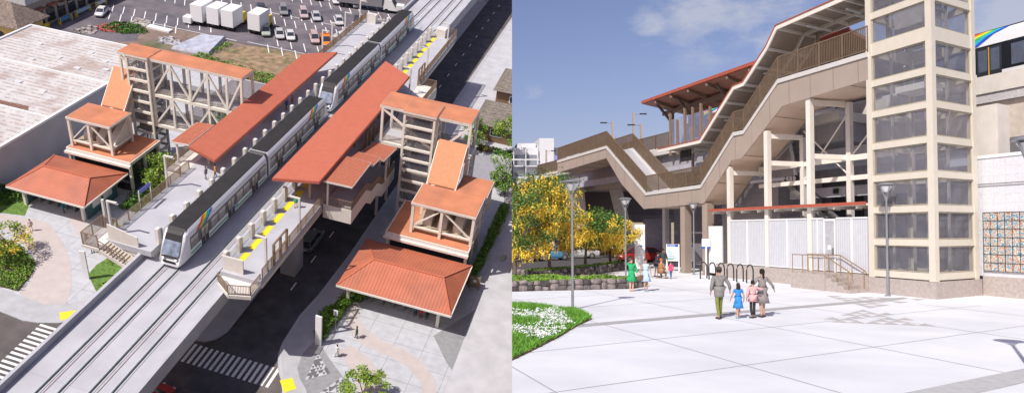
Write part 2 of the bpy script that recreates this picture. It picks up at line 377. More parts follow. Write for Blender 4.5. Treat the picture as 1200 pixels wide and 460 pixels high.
    if fine:                                      # unequal fingers, thumb, nose, ears
        for s, n_ in ((-1, 'l'), (1, 'r')):
            h = J['ha'+n_]; d = (h-J['wr'+n_]).normalized(); side = d.cross(Vector((1, 0, 0))).normalized()
            for i, (o_, L) in enumerate(((-.026, .055), (-.009, .07), (.009, .072), (.026, .062))):
                b0 = h + side*o_*k; mb.tube([b0, b0+d*L*.55*k, b0+d*L*k+Vector((-s*.014*k, 0, 0))], [.009*k, .008*k, .006*k], 5)
            mb.tube([h-d*.03*k, h+side*.035*k, h+side*.045*k+d*.03*k], [.011*k, .009*k, .007*k], 5)
        hc = J['hd1']
        mb.tube([hc+Vector((0, .085, .005))*k, hc+Vector((0, .112, -.015))*k], [.009*k, .013*k], 5)
        for s in (-1, 1): mb.lathe([(.004*k, -.028*k), (.014*k, 0), (.004*k, .028*k)], hc+Vector((s*.08, 0, 0))*k, 6)
    body = mb.build('body', skins[skin], t, smooth=True)
    if fine:
        ey = MB()
        for s in (-1, 1): ey.lathe([(.003*k, -.007*k), (.010*k, 0), (.003*k, .007*k)], J['hd1']+Vector((s*.03, .084, .018))*k, 6)
        ey.build('eye_pair', mat('eye dark', (.03, .02, .02), .3), t)
        mo = MB(); mo.box(-.022*k, .022*k, J['hd1'].y+.078*k, J['hd1'].y+.092*k, J['hd1'].z-.055*k, J['hd1'].z-.046*k); mo.build('mouth', mat('lips', (.45, .12, .10), .5), t)
    # hair
    hm = MB(); hc = J['hd1']
    prof = [(0.02, .125), (.06, .115), (.088, .075), (.098, .03), (.098, -.01), (.085, -.05), (.05, -.06)]
    hm.lathe([(r*k, z*k) for r, z in prof][::-1], hc+Vector((0, -.022*k, .0)), 12, sx=.92, sy=.98)
    if longhair: hm.loft([[hc+Vector((math.cos(a)*w*k, (-.055+math.sin(a)*d_)*k, z*k)) for a in [2*math.pi*i/10 for i in range(10)]] for w, d_, z in ((.085, .06, .03), (.10, .06, -.08), (.11, .05, -.2), (.09, .04, -.32), (.03, .02, -.36))])
    if ponytail: hm.loft([[hc+Vector((math.cos(a)*w*k, (-.115+math.sin(a)*w*.8)*k, z*k)) for a in [2*math.pi*i/8 for i in range(8)]] for w, z in ((.03, .04), (.045, -.04), (.04, -.16), (.015, -.26))])
    hm.build('hair', hair_m, t, smooth=True)
    if cap:
        cm = MB(); cm.lathe([(.098*k, .03*k), (.102*k, .06*k), (.085*k, .115*k), (.04*k, .142*k), (.01*k, .145*k)], hc+Vector((0, -.012*k, 0)), 12, sx=.95, sy=1.05)
        cm.lathe([(.06*k, .035*k), (.075*k, .045*k), (.06*k, .05*k)], hc+Vector((0, .09*k, 0)), 10)
        cm.build('cap', cloth('cap %.2f' % cap[1], cap), t, smooth=True)
    def seg(names, edges, extra, name, m_, f=1.0, a=.014):
        ids = {q: i for i, q in enumerate(names)}
        v = skinmesh('c', [J[q] for q in names], [(ids[x], ids[y]) for x, y in edges], [sc(extra.get(q, rad[q]), f, a) for q in names], 1)
        c = MB(); addmesh(c, v); return c
    J['nk2'] = J['che'] + (J['nek']-J['che'])*.72; rad['nk2'] = .06
    for s in 'lr':
        J['es'+s] = J['sh'+s]*.45+J['el'+s]*.55; rad['es'+s] = .043
        J['cf'+s] = J['wr'+s] + (J['el'+s]-J['wr'+s])*.12; rad['cf'+s] = .030
        J['hs'+s] = J['hp'+s]*.3+J['kn'+s]*.7; rad['hs'+s] = .075
        J['ak'+s] = J['an'+s]+Vector((0, 0, .03*k)); rad['ak'+s] = .045
    def torso(m_, name, low=True):
        J['hem'] = J['pel']-Vector((0, 0, (.20 if jacket else .12)*k)); rad['hem'] = (.175*wd_, .132); J['upc'] = J['che']+Vector((0, 0, .10*k)); rad['upc'] = (.13*wd_, .088)
        nm = ['pel', 'hem', 'bel', 'che', 'upc', 'nk2', 'shl', 'shr']; ed = [('pel','hem'),('pel','bel'),('bel','che'),('che','upc'),('upc','nk2'),('upc','shl'),('upc','shr')]
        for s in 'lr':
            if sleeve == 'long': nm += ['el'+s, 'cf'+s]; ed += [('sh'+s, 'el'+s), ('el'+s, 'cf'+s)]
            elif sleeve == 'short': nm += ['es'+s]; ed += [('sh'+s, 'es'+s)]
        return seg(nm, ed, {'pel': (.172*wd_, .125), 'nk2': .062, 'bel': (.135*wd_, .108), 'che': (.155*wd_, .12)}, name, m_, 1.0, .016*k+(.008 if jacket else 0))
    if dress is not None:
        dm = cloth('dress %.2f%.2f%.2f' % dress, dress); c = torso(dm, 'dress')
        hem = .52 if not kneel else .3
        def ring(z, w, d_, oy=0, wav=0): return [Vector((math.cos(a)*w*(1+wav*math.sin(a*7)), lean*.2+oy+math.sin(a)*d_*(1+wav*math.sin(a*7)), z))*k for a in [2*math.pi*i/28 for i in range(28)]]
        c.loft([ring(pz+.22, .125*wd_, .10), ring(pz+.12, .118*wd_, .10), ring(pz-.02, .165, .135), ring(pz-.2, .205, .17, 0, .03), ring(hem, .25, .20, 0, .06)])
        c.build('dress', dm, t, smooth=True)
    else:
        bm_ = cloth('legs %.2f%.2f%.2f' % bottom[0], bottom[0])
        nm = ['bel', 'pel', 'hpl', 'hpr']; ed = [('bel', 'pel'), ('pel', 'hpl'), ('pel', 'hpr')]
        for s in 'lr':
            if bottom[1] == 'long': nm += ['kn'+s, 'ak'+s]; ed += [('hp'+s, 'kn'+s), ('kn'+s, 'ak'+s)]
            else: nm += ['hs'+s]; ed += [('hp'+s, 'hs'+s)]
        seg(nm[1:], [e for e in ed if 'bel' not in e], {'pel': (.10*wd_, .07), 'hpl': (.066, .058), 'hpr': (.066, .058)}, 'trousers', bm_, 1.0, .013*k).build('trousers' if bottom[1] == 'long' else 'shorts', bm_, t, smooth=True)
        tm = cloth('top %.2f%.2f%.2f' % top, top); torso(tm, 'shirt').build('jacket' if jacket else 'shirt', tm, t, smooth=True)
    sm = mat('shoe %.2f' % shoes[0], shoes, .5)
    for s in 'lr':
        a_, b_ = J['an'+s], J['to'+s]; sh = MB(); d = (b_-a_).normalized()
        sh.tube([Vector((a_.x, a_.y, .035*k))-Vector((0, .05*k, 0)), Vector((a_.x, a_.y+.03*k, .045*k)), Vector((b_.x, b_.y+.05*k, .03*k))], [.036*k, .05*k, .03*k], 8); sh.build('shoe', sm, t, smooth=True)
    if bag:
        g = MB(); h = J['hal']; g.lathe([(.03, -.34), (.12, -.3), (.13, -.14), (.08, -.06)], h+Vector((0, 0, .02)), 10, sx=1, sy=.45); g.tube([h+Vector((-.08, 0, -.06)), h+Vector((0, 0, .03)), h+Vector((.08, 0, -.06))], .008, 5)
        o = g.build('handbag', mat('brown leather', (.15, .07, .04), .5)); tag(o, 'brown leather handbag held by the woman in the pale blue dress', 'handbag')
        o.matrix_world = t.matrix_world.copy(); PLACED.append((o, 'L' if FRAME is LEFT else 'R'))
    return t

# ---- vehicles
def carproto(label, col, loc, rot=0, kind='sedan', group=None, name='parked_car', tint=None):
    t = thing(name, label, 'car', loc, rot, group); pm = mat('car paint %.2f%.2f%.2f' % col, col, .28, var=.01, spec=.7)
    pick = kind == 'pickup'; L = 4.6 if not pick else 5.3; w = .9; hb = .92 if kind != 'suv' else 1.0; top = 1.42 if kind == 'sedan' else 1.72
    st = [(-L/2, .78, .45, .72), (-L/2+.12, .86, .32, .86), (-L*.28, w, .24, hb), (L*.05, w, .24, hb), (L*.28, w, .24, hb-.06), (L/2-.25, .84, .28, hb-.18), (L/2, .70, .40, hb-.34)]
    def ring(y, hw, z0, z1): return [(-hw*.9, y, z0), (hw*.9, y, z0), (hw, y, z0+.18), (hw, y, z1-.14), (hw*.86, y, z1), (-hw*.86, y, z1), (-hw, y, z1-.14), (-hw, y, z0+.18)]
    b = MB().loft([ring(*s) for s in st])
    if pick: c0, c1, c2, c3 = -.35, -.15, .75, 1.45
    elif kind == 'suv': c0, c1, c2, c3 = -2.2, -1.95, .55, 1.25
    else: c0, c1, c2, c3 = -1.85, -1.15, .45, 1.2
    def cab(hw, y0, y1, z): return [(-hw, y0, z), (hw, y0, z), (hw, y1, z), (-hw, y1, z)]
    g = MB().hull(cab(w*.84, c0, c3, hb-.03), cab(w*.70, c1, c2, top-.05)); body = b.build('body', pm, t, smooth=False)
    g.build('window_glass', glass_d, t)
    r = MB().hull(cab(w*.71, c1-.02, c2+.02, top-.05), cab(w*.66, c1+.08, c2-.08, top+.01))
    for s in (-1, 1):
        for ya, yb in ((c0, c1), (c3, c2)): r.beam((s*w*.84, ya, hb), (s*w*.70, yb, top-.04), .07)
        r.beam((s*w*.845, (c0+c3)/2-.1, hb), (s*w*.705, (c1+c2)/2-.1, top-.04), .06)
    r.build('roof', pm, t)
    if pick:
        pb = MB()
        for s in (-1, 1): pb.box(s*.86-.05, s*.86+.05, -L/2+.05, -.4, .85, 1.08)
        pb.box(-.86, .86, -L/2+.02, -L/2+.1, .85, 1.08); pb.build('cargo_bed', pm, t)
    for s in (-1, 1):
        for y in (-L*.30, L*.31):
            wh = MB()
            for rr, x0, x1 in ((.33, s*.72, s*.915),):
                I = [[(x, y+math.cos(a)*q, .33+math.sin(a)*q) for a in [2*math.pi*i/14 for i in range(14)]] for x, q in ((x0, rr), (x1-s*.03, rr), (x1, rr*.85))]
                wh.loft(I)
            wo = wh.build('wheel', black, t)
            h = MB(); h.loft([[(x, y+math.cos(a)*q, .33+math.sin(a)*q) for a in [2*math.pi*i/10 for i in range(10)]] for x, q in ((s*.90, .19), (s*.925, .17))]); h.build('rim', steel, wo)
        MB().box(s*.62-.16, s*.62+.16, L/2-.12, L/2-.02, hb-.36, hb-.24).build('headlight', white, t)
        MB().box(s*.66-.13, s*.66+.13, -L/2-.02, -L/2+.08, .66, .80).build('tail_light', mat('red lens', (.5, .02, .02), .3), t)
    MB().box(-.25, .25, -L/2-.03, -L/2+.02, .5, .62).build('number_plate', white, t)
    return t

# ---- train: front at y=0, runs along +y; z=0 at rail head
def train(label, loc, rot, cars=2, Lc=18.3, near='+', nose=True, group=None, win=None):
    t = thing('metro_train', label, 'train', loc, rot, group); W = 1.34
    pf = [(-1.16, .22), (1.16, .22), (W, .55), (W, 2.75), (1.26, 3.25), (1.04, 3.52), (-1.04, 3.52), (-1.26, 3.25), (-W, 2.75), (-W, .55)]
    def sec(y, f=1, rake=0, sq=1): return [(x*f, y + rake*max(0, (z-.9))/2.6, z if z < 1 else 1+(z-1)*sq) for x, z in pf]
    band_m = mat('taupe window band', (.10, .085, .075), .35) if win is None else mat('black window band', (.015, .017, .025), .2) ; win_m = win or mat('train window glass', (.33, .31, .29), .12, var=.15, scale=.7, spec=.9)
    for c in range(cars):
        y0 = c*(Lc+.55); y1 = y0+Lc
        lead = nose and c == 0; tail = nose and c == cars-1
        rings = ([sec(y0, .80, 1.5, .90), sec(y0+.22, .91, 1.45, .95), sec(y0+.9, .985, 1.0, .985), sec(y0+2.1, 1, .1)] if lead else [sec(y0)]) + [sec(y0+3), sec(y1-3)] + ([sec(y1-2.1, 1, -.1), sec(y1-.9, .985, -1.0, .985), sec(y1-.22, .91, -1.45, .95), sec(y1, .80, -1.5, .90)] if tail else [sec(y1)])
        b = MB().loft(rings).build('car_body', mat('train white shell', (.78, .78, .80), .3, var=.01, spec=.6), t)
        MB().hull([(-1.06, y0+(1.75 if lead else .1), 3.40), (1.06, y0+(1.75 if lead else .1), 3.40), (1.06, y1-(1.75 if tail else .1), 3.40), (-1.06, y1-(1.75 if tail else .1), 3.40)],
                  [(-.98, y0+(1.95 if lead else .15), 3.60), (.98, y0+(1.95 if lead else .15), 3.60), (.98, y1-(1.95 if tail else .15), 3.60), (-.98, y1-(1.95 if tail else .15), 3.60)]).build('roof_cover', roofblk, t)
        for s in (-1, 1):
            ya, yb = y0+(1.9 if lead else .25), y1-(1.9 if tail else .25)
            def sb(a, b_, z0, z1, d, name, m_, par): return MB().box(min(s*W, s*(W+d)), max(s*W, s*(W+d)), a, b_, z0, z1).build(name, m_, par)
            bd = sb(ya, yb, 1.28, 2.72, .012, 'window_band', band_m, t)
            ndo = 3; seg = (yb-ya)/ndo
            for i in range(ndo):
                dy = ya+seg*(i+.5)
                do = sb(dy-.72, dy+.72, .42, 2.62, .028, 'door', glass_d, t)
                for e in (-1, 1): MB().box(min(s*(W+.028), s*(W+.04)), max(s*(W+.028), s*(W+.04)), dy+e*.36-.25, dy+e*.36+.25, 1.35, 2.5).build('door_window', win_m, do)
                MB().box(min(s*(W+.028), s*(W+.045)), max(s*(W+.028), s*(W+.045)), dy-.03, dy+.03, .5, 2.6).build('door_post', mat('amber door edge', (.55, .33, .04), .5), do)
                for e in (-1, 1):
                    wy = dy+e*(seg*.5-.05) - e*seg*.135
                    sb(wy-seg*.12, wy+seg*.12, 1.42, 2.5, .022, 'window', win_m, t)
            g = ya
            for i in range(ndo+1):
                g1 = ya+seg*(i+.5)-.85 if i < ndo else yb
                if g1 > g+.1: sb(g, g1, .72, .90, .012, 'green_stripe', greenp, t)
                g = ya+seg*(i+.5)+.85
            if lead or (c == cars-1):     # rainbow flash climbing over the roof shoulder
                yy = y0+4.2 if lead else y1-6.2
                for q, m_ in enumerate(RB):
                    a = MB(); sl = -.9
                    o0 = yy+q*.34
                    pts = [(s*1.362, o0-1.1), (s*1.285, o0-.2), (s*1.06, o0+.55)]
                    zz = [2.76, 3.27, 3.545]
                    for j in range(2):
                        a.poly([(pts[j][0], pts[j][1]+.0, zz[j]), (pts[j+1][0], pts[j+1][1], zz[j+1]), (pts[j+1][0], pts[j+1][1]+.34, zz[j+1]), (pts[j][0], pts[j][1]+.34, zz[j])])
                    a.build('rainbow_stripe', m_, t)
                    a = MB(); x0, x1 = min(s*(W+.012), s*(W+.03)), max(s*(W+.012), s*(W+.03)); zb = .93+q*.055
                    if q > 2: a.box(x0, x1, yy+5.8, yy+7.4, zb-.1, zb-.05); a.build('stripe_tail', m_, t)
        bg_ = MB()
        for yy in (y0+3, y1-3):
            bg_.box(-.95, .95, yy-1.3, yy+1.3, .12, .5)
            for k2 in (-.8, .8):
                for s in (-1, 1): bg_.loft([[(x, yy+k2+math.cos(a)*.36, .36+math.sin(a)*.36) for a in [2*math.pi*i/12 for i in range(12)]] for x in (s*.66, s*.80)])
        bg_.build('bogie', mat('bogie grey', (.10, .10, .11), .6), t)
        if c: 
            h = MB(); h.loft([[(x*.93, yy, .4+(z-.22)*.96) for x, z in pf] for yy in (y0-.56, y0+.01)]); h.build('gangway', mat('grey bellows', (.09, .09, .09), .8), t)
        for yy in ((y0+.06,) if c else ()):
            MB().loft([[(x*1.025, yy2, z*1.012 if z > 2 else z) for x, z in pf] for yy2 in (yy, yy+.28)]).build('end_frame', mat('train white trim', (.72, .72, .74), .4), t)
    if nose:
        for s, y in ((-1, 0), (1, cars*(Lc+.55)-.55)):      # black cap between windscreen and roof cover
            MB().loft([[(x, y-s*dd, z) for x, z in ((-hw, z0), (hw, z0), (hw*.93, z0+.17), (-hw*.93, z0+.17))] for dd, hw, z0 in ((1.30, .84, 3.02), (1.62, .98, 3.24), (2.0, 1.03, 3.41))]).build('roof_cap', roofblk, t)
        for s, y in ((-1, 0),) + (((1, cars*(Lc+.55)-.55),)):
            def ny(z, e=.02): return y + (-e*1 if s < 0 else e) - s*1.5*max(0, z-.9)/2.6
            def q(pts, name, m_, par=t):
                a = MB(); f = [(x, ny(z), z) for x, z in pts]; bk = [(x, ny(z, -.05), z) for x, z in pts]; return a.hull(bk, f).build(name, m_, par)
            ws = q([(-.90, 1.3), (.90, 1.3), (.96, 1.55), (.90, 2.6), (-.90, 2.6), (-.96, 1.55)], 'windshield', mat('windscreen', (.22, .27, .36), .08, var=.3, scale=1.2, spec=1))
            q([(-.90, 2.62), (.90, 2.62), (.86, 3.20), (-.86, 3.20)], 'destination_panel', mat('front black panel', (.03, .03, .035), .35))
            a = MB(); a.box(-.7, .7, y-.04 if s < 0 else y-.02, y+.02 if s < 0 else y+.04, .55, .80); a.build('coupler_slot', black, t)
            for e in (-1, 1): q([(e*.72-.13, .96), (e*.72+.13, .96), (e*.72+.13, 1.10), (e*.72-.13, 1.10)], 'headlight', white)
            a = MB(); q([(-.9, 1.10), (.9, 1.10), (.88, 1.22), (-.88, 1.22)], 'lower_grille', mat('front black panel', (.03, .03, .035), .35))
    return t

def fence_run(label, pts, z, h=1.15, step=.14, loc=None, name='railing', mtl=None, post=2.0, closed=False, T=None, par=None, cat='railing', group=None, rail=.065, pk=.036):
    """picket railing along a polyline of 3D points: posts, rails and pickets"""
    mtl = mtl or brown
    P = [Vector((p[0], p[1], z if len(p) < 3 else p[2])) for p in pts]; base = P[0].copy()
    if T: wb = Vector(T(base))
    else: wb = base
    t = thing(name, label, cat, wb, 0, group) if par is None else par
    off = wb if par is None else Vector((0, 0, 0))
    a, b, c = MB(T, off), MB(T, off), MB(T, off)
    for p, q in zip(P, P[1:]):
        L = (q-p).length
        if L < .05: continue
        a.beam(p+Vector((0, 0, h)), q+Vector((0, 0, h)), rail); a.beam(p+Vector((0, 0, .12)), q+Vector((0, 0, .12)), rail*.8)
        n = max(1, int(L/step))
        for i in range(1, n):
            r = p+(q-p)*i/n; c.box(r.x-pk/2, r.x+pk/2, r.y-pk/2, r.y+pk/2, r.z+.13, r.z+h-.02)
        n = max(1, round(L/post))
        for i in range(n+1):
            r = p+(q-p)*i/n; MB(T, off).box(r.x-.04, r.x+.04, r.y-.04, r.y+.04, r.z, r.z+h+.01).build('post', mtl, t)
    a.build('handrail', mtl, t)
    if c.v: c.build('pickets', mtl, t)
    return t
def lamp_hoop(label, u, v, w, d=1, group='white lamp posts along the platforms', h=4.0, side=(1, 0)):
    t = thing('lamp_post', label, 'lamp post', (u, v, w), 0, group)
    MB().box(-.1, .1, -.1, .1, 0, h).build('post', cream2, t)
    MB().beam((side[0]*-.1, 0, h), (side[0]*1.1, side[1]*1.2, h+.05), .2, .14).build('arm', cream2, t)
    MB().box(*sorted((side[0]*.6-.08, side[0]*1.15+.08)), *sorted((side[1]*.6-.08, side[1]*1.15+.08)), h-.09, h-.05).build('lamp_lens', white, t)
    return t
# ================================================================ LEFT: aerial view of the station (u across, v along the tracks, w up)
FRAME = LEFT
def sheet(name, pts, z, m, label=None, kind='structure', th=None):
    mb = MB()
    if th: mb.prism(pts, z-th, z)
    else: mb.poly([(p[0], p[1], z) for p in pts])
    return struct(mb, name, m, label, kind)
def dashes(name, items, z, m):
    mb = MB()
    for p in items: mb.poly([(q[0], q[1], z) for q in p])
    return struct(mb, name, m)
sheet('ground', [(-420, -60), (60, -60), (60, 520), (-420, 520)], 0, asph2, 'worn asphalt ground and cross street')
sheet('road', [(-33.3, 46), (-33.3, 400), (-26.5, 400), (-26.5, 46)], .006, asph, 'dark asphalt road beside the elevated track')
# raised pavements
sheet('left_pavement', [(-170, 44), (-60, 47.6), (-56.6, 48.3), (-53.4, 48.0), (-51.9, 48.3), (-49.9, 49.1), (-49, 49.8), (-48.2, 51.2), (-46.8, 55), (-46.2, 62), (-46.2, 113), (-170, 113)], .13, pave_l, 'grey paving of the left plaza', th=.2)
sheet('left_sidewalk', [(-170, 44.1), (-60, 47.7), (-56.6, 48.4), (-53.4, 48.1), (-51.9, 48.4), (-49.9, 49.2), (-49.1, 49.9), (-48.3, 51.3), (-48.6, 54.5), (-49.8, 53.2), (-51.2, 51.8), (-53.2, 50.9), (-57, 51.2), (-61, 51.5), (-170, 50)], .136, walk_l)
sheet('pink_path', [(-75, 63), (-69.4, 62.9), (-66.4, 63.2), (-63, 63.6), (-58.6, 60.9), (-55.2, 57.8), (-52.6, 54.6), (-51.2, 51.8), (-53.2, 50.9), (-56.8, 51.3), (-57.2, 53.5), (-58.5, 56), (-61.5, 58.7), (-64.9, 60), (-68, 60.4), (-75, 60.5)], .142, pink_l)
sheet('small_pink_path', [(-61.9, 66), (-60.6, 66.4), (-58.6, 65.2), (-56.4, 63.9), (-55.6, 62.4), (-56.4, 62.2), (-58.1, 62.9), (-60.4, 64.6)], .142, pink_l)
sheet('tactile_pad', [(-50.9, 50.4), (-49.6, 51.4), (-48.9, 50.7), (-50.0, 49.4)], .148, yellow_p, 'yellow tactile pad at the left kerb ramp')
sheet('traffic_island', [(-36.6, 53.1), (-36.3, 52.6), (-35.5, 52.2), (-34.6, 52.3), (-33.7, 53.1), (-33.2, 54.6), (-33.2, 190), (-36.8, 190)], .14, walk_l, th=.2)
RP = [(-23.4, 20), (-24.0, 46), (-24.1, 48.9), (-24.9, 50.3), (-25.9, 51.6), (-26.8, 53.5), (-27.15, 55.2), (-27.3, 59.9), (-26.8, 64), (-26.4, 73), (-26.3, 90), (-26.0, 126), (-25.6, 173), (-25.5, 400), (60, 400), (60, 20)]
sheet('right_sidewalk', RP, .13, walk_l, th=.2)
sheet('kerb_line', [(-23.9, 46.2), (-24.1, 49), (-25.8, 51.8), (-26.7, 53.6), (-27.05, 55.3), (-27.2, 59.9), (-26.7, 64), (-26.3, 73), (-26.2, 90), (-26.0, 90), (-26.1, 73), (-26.5, 64), (-27.0, 59.9), (-26.85, 55.3), (-26.5, 53.7), (-25.6, 51.9), (-23.9, 49.1), (-23.7, 46.2)], .136, concrete, 'pale kerb edge')
sheet('right_plaza', [(-24.3, 66), (-24.2, 58), (-23.0, 56.3), (-21.7, 55.0), (-17.3, 51.4), (-16, 46), (-15.5, 30), (-9.1, 30), (-9.1, 56), (-9.3, 93), (-24.2, 93)], .142, pave_l, 'grey paving of the right plaza')
sheet('dark_paving', [(-24.1, 56.6), (-24.5, 54.6), (-24.1, 52.4), (-23.2, 51.1), (-22, 50), (-20.5, 47), (-16, 46), (-17.3, 51.4), (-21.7, 55), (-23, 56.3)], .142, dgrey_l)
sheet('dark_paving_wedge', [(-12.4, 62.5), (-9.15, 68.5), (-9.1, 58.2), (-9.9, 59.0)], .149, dgrey_l)
sheet('pink_path', [(-23.7, 64), (-21.9, 65), (-21, 62), (-19.4, 60.4), (-17.2, 59.6), (-14.8, 59.2), (-12.4, 58.2), (-10.6, 56.4), (-9.5, 53.8), (-10.2, 52.6), (-11.6, 55.2), (-13.4, 56.8), (-15.6, 57.6), (-18.6, 58), (-20.6, 59.0), (-22.2, 61)], .150, pink_l)
sheet('pink_path', [(-20.2, 57.6), (-17.8, 56.6), (-16.2, 55.2), (-15, 53), (-14.2, 50), (-14, 44), (-15.8, 44), (-16.6, 51), (-18.8, 54), (-21.2, 56.4)], .150, pink_l)
sheet('light_concrete_yard', [(-9.05, 20), (-9.05, 56), (-9.25, 93), (60, 93), (60, 20)], .150, concrete)
sheet('concrete_lot', [(-25.2, 93.5), (-25.0, 400), (40, 400), (40, 93.5)], .146, concrete, 'pale concrete lot beside the road')
sheet('side_parking', [(-18.7, 96.5), (-18.7, 105), (-5, 105.5), (-5, 96.5)], .153, mat('lilac grey paving', (.30, .29, .32), .85, var=.05))
sheet('tactile_pad', [(-25.0, 50.2), (-24.0, 51.0), (-23.0, 49.8), (-23.9, 48.9)], .148, yellow_p, 'yellow tactile pad at the right kerb ramp')
# triangle mosaic in the dark paving
mb = MB(); mw = MB(); rg = random.Random(3)
for P, Q, S_, n in (((-23.0, 55.2), (-22.7, 51.2), (-20.7, 53.0), 8), ((-20.7, 50.0), (-18.2, 50.6), (-19.4, 53.0), 7)):
    P, Q, S_ = Vector(P), Vector(Q), Vector(S_)
    for i in range(n):
        for j in range(n-i):
            a = P+(Q-P)*(i/n)+(S_-P)*(j/n); b_ = P+(Q-P)*((i+1)/n)+(S_-P)*(j/n); c_ = P+(Q-P)*(i/n)+(S_-P)*((j+1)/n); d_ = b_+c_-a
            (mw if rg.random() < .62 else mb).poly([(v.x, v.y, .1475) for v in (a, b_, c_)])
            if j < n-i-1: (mw if rg.random() < .3 else mb).poly([(v.x, v.y, .1475) for v in (b_, d_, c_)])
struct(mw, 'pale_mosaic', concrete, 'pale triangle tiles in the dark paving'); struct(mb, 'dark_mosaic', mat('charcoal tile', (.13, .13, .14), .7), 'dark triangle tiles in the dark paving')
# road markings
dashes('centre_line', [[(-30.18, a), (-30.02, a), (-30.02, a+1.5), (-30.18, a+1.5)] for a in [52+5.72*i+.2 for i in range(2, 40)]], .012, white_p)
dashes('right_crosswalk', [[(-36.1+i*.63, 49.0), (-35.78+i*.63, 49.0), (-35.78+i*.63, 51.75), (-36.1+i*.63, 51.75)] for i in range(17)], .014, white_p)
dashes('left_crosswalk', [[(-51.6+.018*i, 48.35-i*.62), (-48.6, 48.35-i*.62), (-48.6, 48.05-i*.62), (-51.6+.018*i, 48.05-i*.62)] for i in range(18)], .014, white_p)
# grass and planting beds
sheet('lawn', [(-80, 68.5), (-69, 67.8), (-68.2, 67), (-66.4, 63.7), (-69.4, 63.0), (-80, 63)], .146, grass_m)
sheet('planting_bed', [(-65.6, 58.6), (-62.8, 58.3), (-60, 57), (-58.8, 56.3), (-57.9, 54.9), (-57.1, 51.6), (-66, 51.2)], .150, mat('bed soil', (.10, .07, .045), .95))
sheet('planting_bed', [(-52.3, 57.0), (-52.5, 58.9), (-52.0, 61.2), (-49.3, 62.0), (-47.4, 60), (-47.6, 55.4), (-49.6, 54.8)], .150, grass_m)
sheet('planting_bed', [(-56.8, 70), (-50.5, 70), (-49.5, 80), (-56.8, 80)], .150, grass_m)
sheet('service_yard', [(-57, 80), (-46.4, 80), (-46.4, 112.7), (-64, 112.7), (-64, 92), (-57, 90)], .152, mat('dark grey asphalt', (.20, .19, .20), .9, var=.08))  # plain dark grey sheet laid around the bridge foot
hedge('weedy green strip seen through the left truss bridge', [(-58, 93), (-47, 93), (-47, 101), (-62, 101)], .155, .9, 2600, .2, 32, [leaf_b, leaf_d], name='scrub', cat='scrub')
# far ground: vacant land and parking lot
sheet('vacant_land', [(-106, 112.8), (-46, 112.8), (-46, 121), (-58, 129), (-70, 127.4), (-86, 128), (-106, 124.5)], .02, dirt)
sheet('dry_field', [(-71.5, 113), (-47, 113), (-47, 121.5), (-58.8, 128.3), (-67.8, 127.8), (-71.4, 124.5), (-72.2, 118)], .03, dirt2)
sheet('parking_lot', [(-130, 125), (-106, 125), (-86, 128.4), (-70, 127.9), (-58, 129.5), (-47, 123), (-46, 400), (-260, 400)], .026, park_a)
sheet('service_road', [(-106.5, 107.5), (-97, 111), (-88, 119), (-92, 128.3), (-106, 125)], .034, park_a)
mb = MB()
for (v0, ua, ub, sp) in ((129.6, -66, -56, 2.9), (133.6, -66, -55, 2.9), (144.2, -100, -48, 2.35), (148.6, -96, -48, 2.35), (159, -96, -48, 2.35), (129.5, -101, -84, 2.5), (133.4, -103, -78, 2.5), (163.5, -96, -48, 2.35), (174, -96, -48, 2.4)):
    u = ua
    while u < ub:
        d = Vector((.5, -.87)); n_ = Vector((.87, .5))*.09; p = Vector((u, v0)); q = p + d*4.2
        mb.poly([(*(p+n_), .045), (*(q+n_), .045), (*(q-n_), .045), (*(p-n_), .045)]); u += sp
for v, ua, ub in ((146.2, -76, -48), (128.9, -70, -57), (128.3, -92, -72), (161, -96, -50)): mb.poly([(ua, v, .045), (ub, v, .045), (ub, v+.16, .045), (ua, v+.16, .045)])
struct(mb, 'parking_lines', white_p, 'white stall lines of the parking lot')
# ---- elevated guideway
t = thing('elevated_guideway', 'long pale concrete guideway carrying two tracks diagonally past the platforms', 'guideway', (-36.5, 20, 0))
b = MB(off=(-36.5, 20, 0)); b.hull([(-39.5, 20, 6.6), (-33.4, 20, 6.6), (-33.4, 230, 6.6), (-39.5, 230, 6.6)], [(-41.2, 20, 8.3), (-31.5, 20, 8.3), (-31.5, 230, 8.3), (-41.2, 230, 8.3)]); b.box(-41.45, -31.3, 20, 230, 8.3, 8.7)
b.build('deck', deck_c, t)
b = MB(off=(-36.5, 20, 0)); b.box(-41.6, -41.25, 20, 230, 7.6, 9.45); b.build('left_parapet', deck_c, t)
b = MB(off=(-36.5, 20, 0)); b.box(-31.45, -31.15, 20, 53.4, 7.4, 9.0); b.build('right_parapet', deck_c, t); MB(off=(-36.5, 20, 0)).box(-31.45, -31.15, 127.5, 230, 7.4, 9.3).build('right_parapet', deck_c, t)
for u in (-38.72, -37.1, -34.85, -33.2):
    MB(off=(-36.5, 20, 0)).box(u-.055, u+.055, 20, 230, 8.76, 8.88).build('running_rail', rail_s, t)
    MB(off=(-36.5, 20, 0)).box(u-.24, u+.24, 20, 230, 8.70, 8.75).build('rail_plinth', mat('plinth concrete', (.50, .49, .51), .8, var=.05), t)
for u in (-37.9, -34.0):
    MB(off=(-36.5, 20, 0)).box(u-.45, u-.33, 20, 230, 8.7, 8.76).build('third_rail', mat('conductor rail', (.42, .38, .39), .6), t)
for v in (24, 42, 88, 110, 150, 180, 210):
    p = MB(off=(-36.5, 20, 0)); p.lathe([(1.1, 0), (1.1, 5.2), (2.4, 6.62)], (-35.2, v, 0), 18); p.build('pier', concrete, t)
